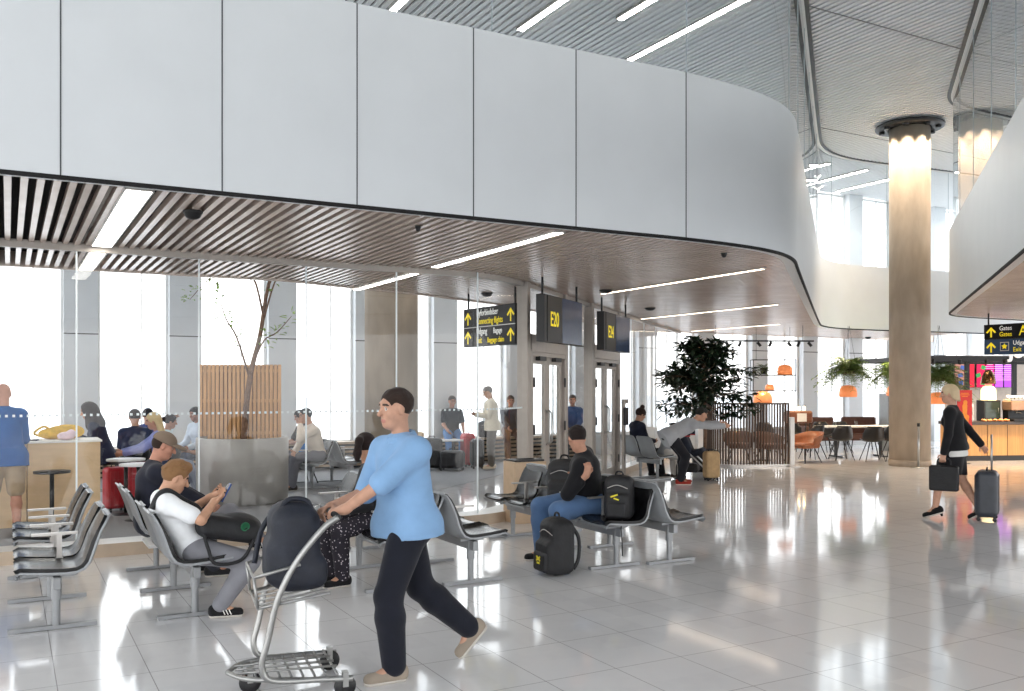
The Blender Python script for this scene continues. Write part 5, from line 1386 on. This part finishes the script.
for (x, y) in ((-.04, .25), (-.04, -.25), (.44, 0)):
    f = MB(); f.box((x, y, .10), (.03, .05, .08)); w_ = f.build('caster', m_trol, tr_)
    wh = MB(); wh.lathe([(.02, -.014), (.055, -.014), (.06, -.006), (.06, .006), (.055, .014), (.02, .014)], n=20); wo = wh.build('wheel', m_black, w_); wo.rotation_euler = (PI/2, 0, 0); wo.location = (x, y, .06)
bgp = W(tr_, (.185, 0, .56))
bag = empty('travel_bag', V((bgp.x, bgp.y, .572)), ta, 'big dark navy duffel bag riding on the luggage trolley', 'bag')
Sdf(.04).rbox((.02, 0, .23), (.135, .18, .23), r=.09).ell((.03, 0, .40), (.12, .155, .09)).rbox((.13, 0, .16), (.05, .14, .12), r=.05).rbox((-.02, 0, .10), (.13, .185, .09), r=.06).build('body', m_bagn, bag, .012)
MB().tube(curve3([(-.07, .08, .44), (-.04, .07, .49), (.05, .07, .50), (.10, .08, .45)], 5), .014, 8).build('handle', m_bagn, bag)
MB().tube(curve3([(.10, -.16, .42), (.18, -.15, .3), (.22, -.13, .12)], 5), .016, 8).build('strap', m_bagn, bag)
MB().tube(curve3([(-.09, -.178, .36), (.02, -.187, .37), (.12, -.172, .36)], 5), .005, 6).build('zip', m_alu, bag)
def backpack(name, loc, ang, label, s=1.0, emblem=None, tilt=0):
    r = empty(name, loc, ang, label, 'bag')
    Sdf(.03).rbox((0, 0, .26*s), (.12*s, .17*s, .25*s), r=.08*s).rbox((.10*s, 0, .17*s), (.07*s, .145*s, .15*s), r=.05*s).ell((0, 0, .45*s), (.11*s, .15*s, .08*s)).build('body', m_bagk, r, .01)
    Sdf(.015).rbox((.155*s, 0, .13*s), (.04*s, .12*s, .09*s), r=.03*s).build('front_pocket', m_bagk, r, .009)
    MB().tube(curve3([(.0, -.05*s, .51*s), (.0, -.03*s, .56*s), (.0, .03*s, .56*s), (.0, .05*s, .51*s)], 5), .010*s, 8).build('handle', m_bagk, r)
    for y in (-1, 1): MB().tube(curve3([(-.09*s, .09*s*y, .46*s), (-.17*s, .1*s*y, .34*s), (-.16*s, .12*s*y, .16*s), (-.1*s, .13*s*y, .06*s)], 5), .018*s, 8).build('strap', m_bagk, r)
    MB().tube(curve3([(.115*s, -.12*s, .38*s), (.135*s, 0, .42*s), (.115*s, .12*s, .38*s)], 5), .004, 6).build('zip', m_alu, r)
    if emblem is not None: emblem(r, s)
    return r
def em_y(r, s):
    b = MB()
    b.box((.196*s, .0, .16*s), (.006, .075*s, .018*s), Matrix.Rotation(.5, 3, 'X')); b.box((.196*s, .0, .16*s), (.006, .075*s, .018*s), Matrix.Rotation(-.5, 3, 'X')); b.box((.196*s, 0, .12*s), (.006, .05*s, .016*s)); b.build('emblem', m_yelp, r)
bp1 = G(557, 574)
backpack('backpack', V((bp1.x, bp1.y, 0)), R(-125) - .5, 'black backpack with yellow emblem standing upright on the floor before the bench', .98, em_y)
b = seatpt('B4L', -1, 0)
bp2 = backpack('backpack', V((b.x + .03, b.y + .02, .442)), R(-108), 'black backpack lying on the near bench seat beside the man in black', .80)
MB().tube(curve3([(.10, .05, .03), (.16, .05, -.05), (.165, .06, -.2), (.16, .06, -.31)], 5), .006, 6).build('hanging_strap', m_bagk, bp2)
lg_ = MB(); lg_.box((.145, -.02, .24), (.006, .07, .014), Matrix.Rotation(.35, 3, 'X')); lg_.box((.145, .0, .21), (.006, .05, .012), Matrix.Rotation(-.3, 3, 'X')); lg_.build('emblem', m_yelp, bp2)
p = seatpt('B4L', -1, 2)
backpack('backpack', V((p.x + .05, p.y, .418)), R(-110), 'black backpack standing on the bench table at the far side of the man in black', 1.0)
# boy's bag, phone and strap
mo = np.array((.18, -.04, .55)); r = empty('messenger_bag', W(boy, mo), AV, 'black bag with green emblem lying on the lap of the boy in white', 'bag')
Sdf(.03).rbox((.03, -.02, .10), (.23, .18, .085), rr(0, 12), r=.07).ell((.14, -.03, .11), (.15, .16, .09), rr(0, 12)).build('body', m_bagk, r, .01)
q = JB['sh'][1]*.62 + JB['nb']*.38; t_, f_, l_ = JB['t'], JB['fw'], JB['left']
sp = [JB['hp'] + t_*.16 + f_*.16 - l_*.12, JB['hp'] + t_*.27 + f_*.165 - l_*.12, q - t_*.08 + f_*.115, q + t_*.045 + f_*.06, q + t_*.06 - f_*.01, q + t_*.0 - f_*.10]
MB().tube(curve3([V(x - mo) for x in sp], 6), .022, 8).build('strap', m_bagk, r)
MB().tube(curve3([(-.16, -.17, .1), (-.13, -.20, -.02), (-.08, -.215, -.13), (.1, -.215, -.12), (.2, -.19, .02)], 6), .013, 8).build('webbing', m_bagk, r)
g_ = MB(); g_.lathe([(.024, 0), (.034, .001), (.034, .004), (.024, .004), (.024, 0)], n=16); ge = g_.build('emblem', m_grnp, r); ge.location = (.13, -.205, .12); ge.rotation_euler = (R(100), 0, R(8))
wl, wr_ = JB['wr']; pc = (wl + wr_)/2 + np.array((.10, 0, .045))
r = empty('mobile_phone', W(boy, pc), AV, 'blue-cased phone held by the boy in the white t-shirt', 'phone')
ph = MB().box((0, 0, 0), (.012, .075, .15)); po = ph.build('case', M('blue phone case', (40, 74, 140), .4), r, bevel=.005); po.rotation_euler = (0, R(28), 0)
sc_ = MB().box((-.0068, 0, 0), (.002, .066, .138)).build('display', m_scroff, po)
for i in (0, 1):   # stripes on the boy's trainers
    sh_ = [c for c in boy.children if c.name.startswith('shoe')][i]; fd, fu, hl, toe = JB['foot'][i]; sd = np.cross(fu, fd); b_ = MB()
    for y in (-1, 1):
        for k in range(3): c = hl + fd*(.075 + .022*k) + sd*y*.0485 + fu*.012; b_.tube([c - fu*.018 + fd*.008, c + fu*.018 - fd*.008 - sd*y*.004], .0035, 6)
    b_.build('stripe', m_paper, sh_)
# dots on the ponytailed woman's trousers are part of her trousers: small pale flecks
tro = [c for c in pony.children if c.name.startswith('trousers')][0]
def dotted(base, dot):
    m = bpy.data.materials.new('dotted dark fabric'); m.use_nodes = True; N = m.node_tree.nodes; L = m.node_tree.links; p = N['Principled BSDF']; p.inputs['Roughness'].default_value = .85
    tc = N.new('ShaderNodeTexCoord'); vo = N.new('ShaderNodeTexVoronoi'); vo.inputs['Scale'].default_value = 38; L.new(tc.outputs['Object'], vo.inputs['Vector'])
    lt = N.new('ShaderNodeMath'); lt.operation = 'LESS_THAN'; lt.inputs[1].default_value = .22; L.new(vo.outputs['Distance'], lt.inputs[0])
    mx = N.new('ShaderNodeMixRGB'); L.new(lt.outputs[0], mx.inputs[0]); mx.inputs[1].default_value = (*lin(base), 1); mx.inputs[2].default_value = (*lin(dot), 1); L.new(mx.outputs[0], p.inputs['Base Color']); return m
tro.data.materials[0] = dotted((34, 30, 40), (190, 180, 186))
def suitcase(loc, ang, label, sz, mat, handle=0.0, soft=False, name='suitcase'):
    r = empty(name, loc, ang, label, 'suitcase'); x, y, z = sz
    Sdf(.01).rbox((0, 0, .05 + z/2), (x/2, y/2, z/2), r=min(x, y)*.28).build('shell', mat, r, .011)
    rb = MB()
    for k in range(-2, 3):
        for sg in (-1, 1): rb.box((sg*(x/2 + .001), k*y*.17, .05 + z/2), (.008, .018, z*.8))
    rb.build('rib', mat, r)
    MB().tube([(0, -.06, .05 + z), (0, -.05, .085 + z), (0, .05, .085 + z), (0, .06, .05 + z)], .009, 8).build('carry_handle', m_black, r)
    for sx_ in (-1, 1):
        for sy in (-1, 1):
            w_ = MB(); w_.box((sx_*(x/2 - .04), sy*(y/2 - .05), .052), (.03, .03, .02)); wo = w_.build('wheel_mount', m_black, r)
            q = MB().lathe([(.008, -.012), (.023, -.012), (.025, 0), (.023, .012), (.008, .012)], n=14).build('wheel', m_black, wo); q.rotation_euler = (PI/2, 0, 0); q.location = (sx_*(x/2 - .04), sy*(y/2 - .05), .026)
    if handle:
        MB().tube([(-x*.2, -.09, z), (-x*.2 - .0, -.09, z + handle), (-x*.2, .09, z + handle), (-x*.2, .09, z)], .009, 8).build('telescopic_handle', m_steel, r)
    return r
m_case = M('dark grey suitcase shell', (58, 62, 70), .45, var=.06); m_cblk = M('black suitcase shell', (26, 26, 30), .45, var=.06); m_cred = M('red suitcase shell', (182, 34, 46), .4, var=.04); m_ctan = M('tan suitcase fabric', (190, 160, 118), .7, var=.06)
sp_ = G(987, 520)
suitcase(V((sp_.x, sp_.y, 0)), R(150), 'dark grey wheeled suitcase towed by the walking blonde woman', (.26, .44, .58), m_case, .50)
hb = W(ww, JW['wr'][0])
r = empty('handbag', V((hb.x, hb.y, hb.z - .47)), R(146), 'black boxy handbag carried by the walking blonde woman', 'bag')
Sdf(.01).rbox((0, 0, .16), (.17, .06, .16), r=.025).build('body', m_bagk, r, .01); MB().tube(curve3([(-.08, 0, .31), (-.06, 0, .40), (.06, 0, .40), (.08, 0, .31)], 5), .010, 8).build('handle', m_bagk, r); MB().box((0, -.062, .2), (.05, .006, .03)).build('clasp', m_steel, r)
# by the dark tree: pushchair and tan suitcase
r = empty('pushchair', V((3.36, 16.75, 0)), R(-20), 'dark pushchair with red edging beside the bending man', 'pushchair')
Sdf(.03).rbox((0, 0, .46), (.20, .19, .06), rr(0, -20), r=.05).rbox((-.16, 0, .70), (.06, .19, .26), rr(0, -22), r=.05).build('seat', m_navy, r, .014)
cn_ = MB(); cn_.lathe([(.30, 0), (.29, .1), (.24, .2), (.14, .28), (0, .30)], n=20, arc=(PI*.45, PI*1.55)); co = cn_.build('hood', m_navy, r); co.location = (-.08, 0, .78)
MB().tube([(-.08 + .3*math.cos(a_), .3*math.sin(a_), .79) for a_ in [PI*.45 + PI*1.1*i/12 for i in range(13)]], .012, 6).build('hood_edging', m_red, r)
for y in (-1, 1):
    MB().tube([(-.42, .22*y, 1.0), (-.22, .22*y, .62), (.28, .22*y, .14)], .014, 8).build('side_frame', m_steel, r); MB().tube([(-.10, .22*y, .45), (-.30, .22*y, .12)], .013, 8).build('rear_strut', m_steel, r)
    for x in (-.3, .28):
        w_ = MB().lathe([(.03, -.016), (.085, -.018), (.095, 0), (.085, .018), (.03, .016)], n=20).build('wheel', m_black, r); w_.rotation_euler = (PI/2, 0, 0); w_.location = (x, .25*y, .095)
MB().tube([(-.42, -.22, 1.0), (-.42, .22, 1.0)], .018, 8).build('handle', m_black, r); Sdf(.01).rbox((-.12, 0, .2), (.2, .17, .08), r=.04).build('basket', m_bagk, r, .014)
suitcase(V((3.58, 16.35, 0)), R(-75), 'tan upright suitcase standing beside the pushchair at the dark tree', (.20, .28, .48), m_ctan, .0)
# hall behind the glass
ca = A29
r = empty('wooden_counter', V((-5.11, 11.3, 0)), ca, 'pale birch counter behind the glass at the left edge', 'counter')
MB().box((-.40, .33, .505), (.80, .62, 1.01)).build('end_unit', m_birch, r, bevel=.004); MB().box((-1.62, .33, .505), (1.62, .62, 1.01)).build('long_unit', m_birch, r, bevel=.004); MB().box((-1.2, .33, 1.02), (2.44, .66, .025)).build('worktop', m_paper, r, bevel=.004)
Tc = lambda x, y, z=0: V((-5.11, 11.3, 0)) + V((x*math.cos(ca) - y*math.sin(ca), x*math.sin(ca) + y*math.cos(ca), z))
m_yelb = M('yellow ochre cloth', (222, 178, 62), .7, var=.1, bump=.4, bscale=18)
r = empty('yellow_bag', Tc(-.42, .42, 1.033), ca, 'soft yellow bag lying on the pale wooden counter', 'bag')
Sdf(.04).ell((-.1, 0, .07), (.16, .1, .07)).ell((.1, .02, .09), (.17, .11, .09)).ell((.0, 0, .12), (.12, .08, .05)).build('body', m_yelb, r, .011); MB().tube(curve3([(-.12, 0, .12), (-.2, -.02, .16), (-.3, -.02, .08), (-.2, -.05, .03)], 5), .015, 8).build('strap', m_yelb, r)
o = Sdf(.03).ell((0, 0, .05), (.1, .08, .05)).ell((.06, .02, .08), (.05, .05, .05)).build('plastic_bag', M('pale pink plastic', (226, 200, 206), .35, var=.06), None, .01); o.location = Tc(-.38, .16, 1.033); tag(o, 'pale pink plastic bag in front of the yellow bag on the counter', 'bag')
o = Sdf(.03).rbox((0, 0, .06), (.11, .1, .06), r=.04).ell((.03, 0, .12), (.05, .06, .04)).build('dark_pouch', m_bagk, None, .01); o.location = Tc(-1.0, .40, 1.033); tag(o, 'black pouch on the counter left of the yellow bag', 'bag')
o = MB().box((0, 0, .006), (.2, .14, .012)).build('notebook', m_navy, bevel=.003); o.location = Tc(-.78, .2, 1.033); o.rotation_euler = (0, 0, .3); tag(o, 'flat dark notebook on the counter beside the yellow bag', 'book')
m_tabk = m_black
def bistro(loc, label, rad, z, top):
    r = empty('bistro_table', loc, 0, label, 'table')
    MB().lathe([(0, z - .025), (rad, z - .025), (rad, z), (0, z)], n=32).build('table_top', top, r); MB().tube([(0, 0, .02), (0, 0, z - .02)], .025, 12).build('column', m_black, r); MB().lathe([(0, 0), (rad*.72, 0), (rad*.72, .012), (.03, .03), (0, .03)], n=28).build('base', m_black, r)
bistro(V((-5.42, 10.72, 0)), 'small black round table before the pale wooden counter', .2, .70, m_black)
bistro(V((-5.10, 12.02, 0)), 'small round white table by the counter end, at the blonde woman', .24, .74, m_tab)
bistro(V((-4.72, 11.5, 0)), 'small round white table nearest the glass, left of the round planter', .23, .72, m_tab)
shell_chair(V((-5.05, 13.05, 0)), AM, 'black shell chair under the blonde woman in lilac', group='black shell chairs in the waiting hall')
shell_chair(V((-5.66, 13.66, 0)), AU, 'black shell chair under the broad man in navy', group='black shell chairs in the waiting hall')
shell_chair(V((-6.0, 14.97, 0)), AU - .3, 'black shell chair under the person in blue behind the broad man', group='black shell chairs in the waiting hall')
shell_chair(V((-5.33, 14.29, 0)), R(20), 'black shell chair under the girl with the raised arm', group='black shell chairs in the waiting hall')
shell_chair(V((-5.50, 15.88, 0)), AM + .6, 'black shell chair under the person in the pale top by the planter', group='black shell chairs in the waiting hall')
shell_chair(V((-3.70, 15.93, 0)), R(215), 'black shell chair under the girl in black behind the planter', group='black shell chairs in the waiting hall')
r = empty('bar_stool', V((-5.72, 12.78, 0)), 0, 'black bar stool under the person in the dark headscarf', 'stool')
MB().lathe([(0, .60), (.18, .60), (.185, .62), (.17, .645), (0, .65)], n=28).build('seat', m_black, r); MB().tube([(0, 0, .02), (0, 0, .6)], .025, 12).build('column', m_steel, r); MB().lathe([(0, 0), (.2, 0), (.2, .012), (.03, .03), (0, .03)], n=28).build('base', m_steel, r); MB().tube([(.15*math.cos(2*PI*i/20), .15*math.sin(2*PI*i/20), .24) for i in range(20)], .01, 8, closed=True).build('foot_ring', m_steel, r)
suitcase(V((-5.0, 12.32, 0)), AU, 'red upright suitcase under the small white tables by the blonde woman', (.26, .40, .62), m_cred)
suitcase(V((-5.35, 12.28, 0)), AU + .3, 'red upright suitcase close to the end of the pale wooden counter', (.22, .30, .56), m_cred)
o = Sdf(.02).ell((0, 0, .12), (.13, .13, .14)).cap((0, 0, .24), (0, 0, .275), .02, .03).build('blue_balloon_bag', M('bright blue plastic', (62, 132, 214), .35, var=.06), None, .011)
b = W(bpy.data.objects['person'], (0, 0, 0)); o.location = V((-3.60, 15.55, .50)); tag(o, 'bright blue plastic bag held between the girl in black and the man in cream', 'bag')
# luggage around the far window ledge
suitcase(V((-.93, 19.1, 0)), R(20), 'red suitcase standing beside the man in black t-shirt on the window ledge', (.24, .36, .66), m_cred)
suitcase(V((-1.62, 18.4, 0)), R(100), 'black wheeled suitcase behind the glass, left of the red one', (.26, .42, .60), m_cblk)
suitcase(V((-.72, 18.75, 0)), R(10), 'black wheeled suitcase next to the man in the cream jacket', (.26, .40, .56), m_cblk)
suitcase(V((-1.20, 18.25, 0)), R(80), 'low black suitcase under the white side table behind the glass', (.30, .50, .36), m_cblk)
cafe_table(V((-1.42, 18.95, 0)), .75, .42, A29, 'low white side table behind the glass before the man in black t-shirt', .58, m_tab)
p = backpack('backpack', V((-.62, 20.1, .56)), R(-70), 'black backpack lying on the window ledge behind the man in cream', .7)
o = Sdf(.03).ell((0, 0, .06), (.2, .12, .07)).ell((.1, 0, .1), (.1, .09, .06)).build('folded_jacket', M('beige jacket fabric', (206, 184, 150), .85, var=.1, bump=.5, bscale=20), None, .012); o.location = V((-2.1, 19.7, .557)); tag(o, 'crumpled beige jacket lying on the window ledge left of the man in black t-shirt', 'jacket')
ph = MB().box((0, 0, 0), (.15, .075, .01)).build('mobile_phone', m_black, bevel=.003); ph.location = V((-.76, 18.24, 1.17)); ph.rotation_euler = (0, R(-35), R(196)); tag(ph, 'black phone held by the man in the cream jacket', 'phone')
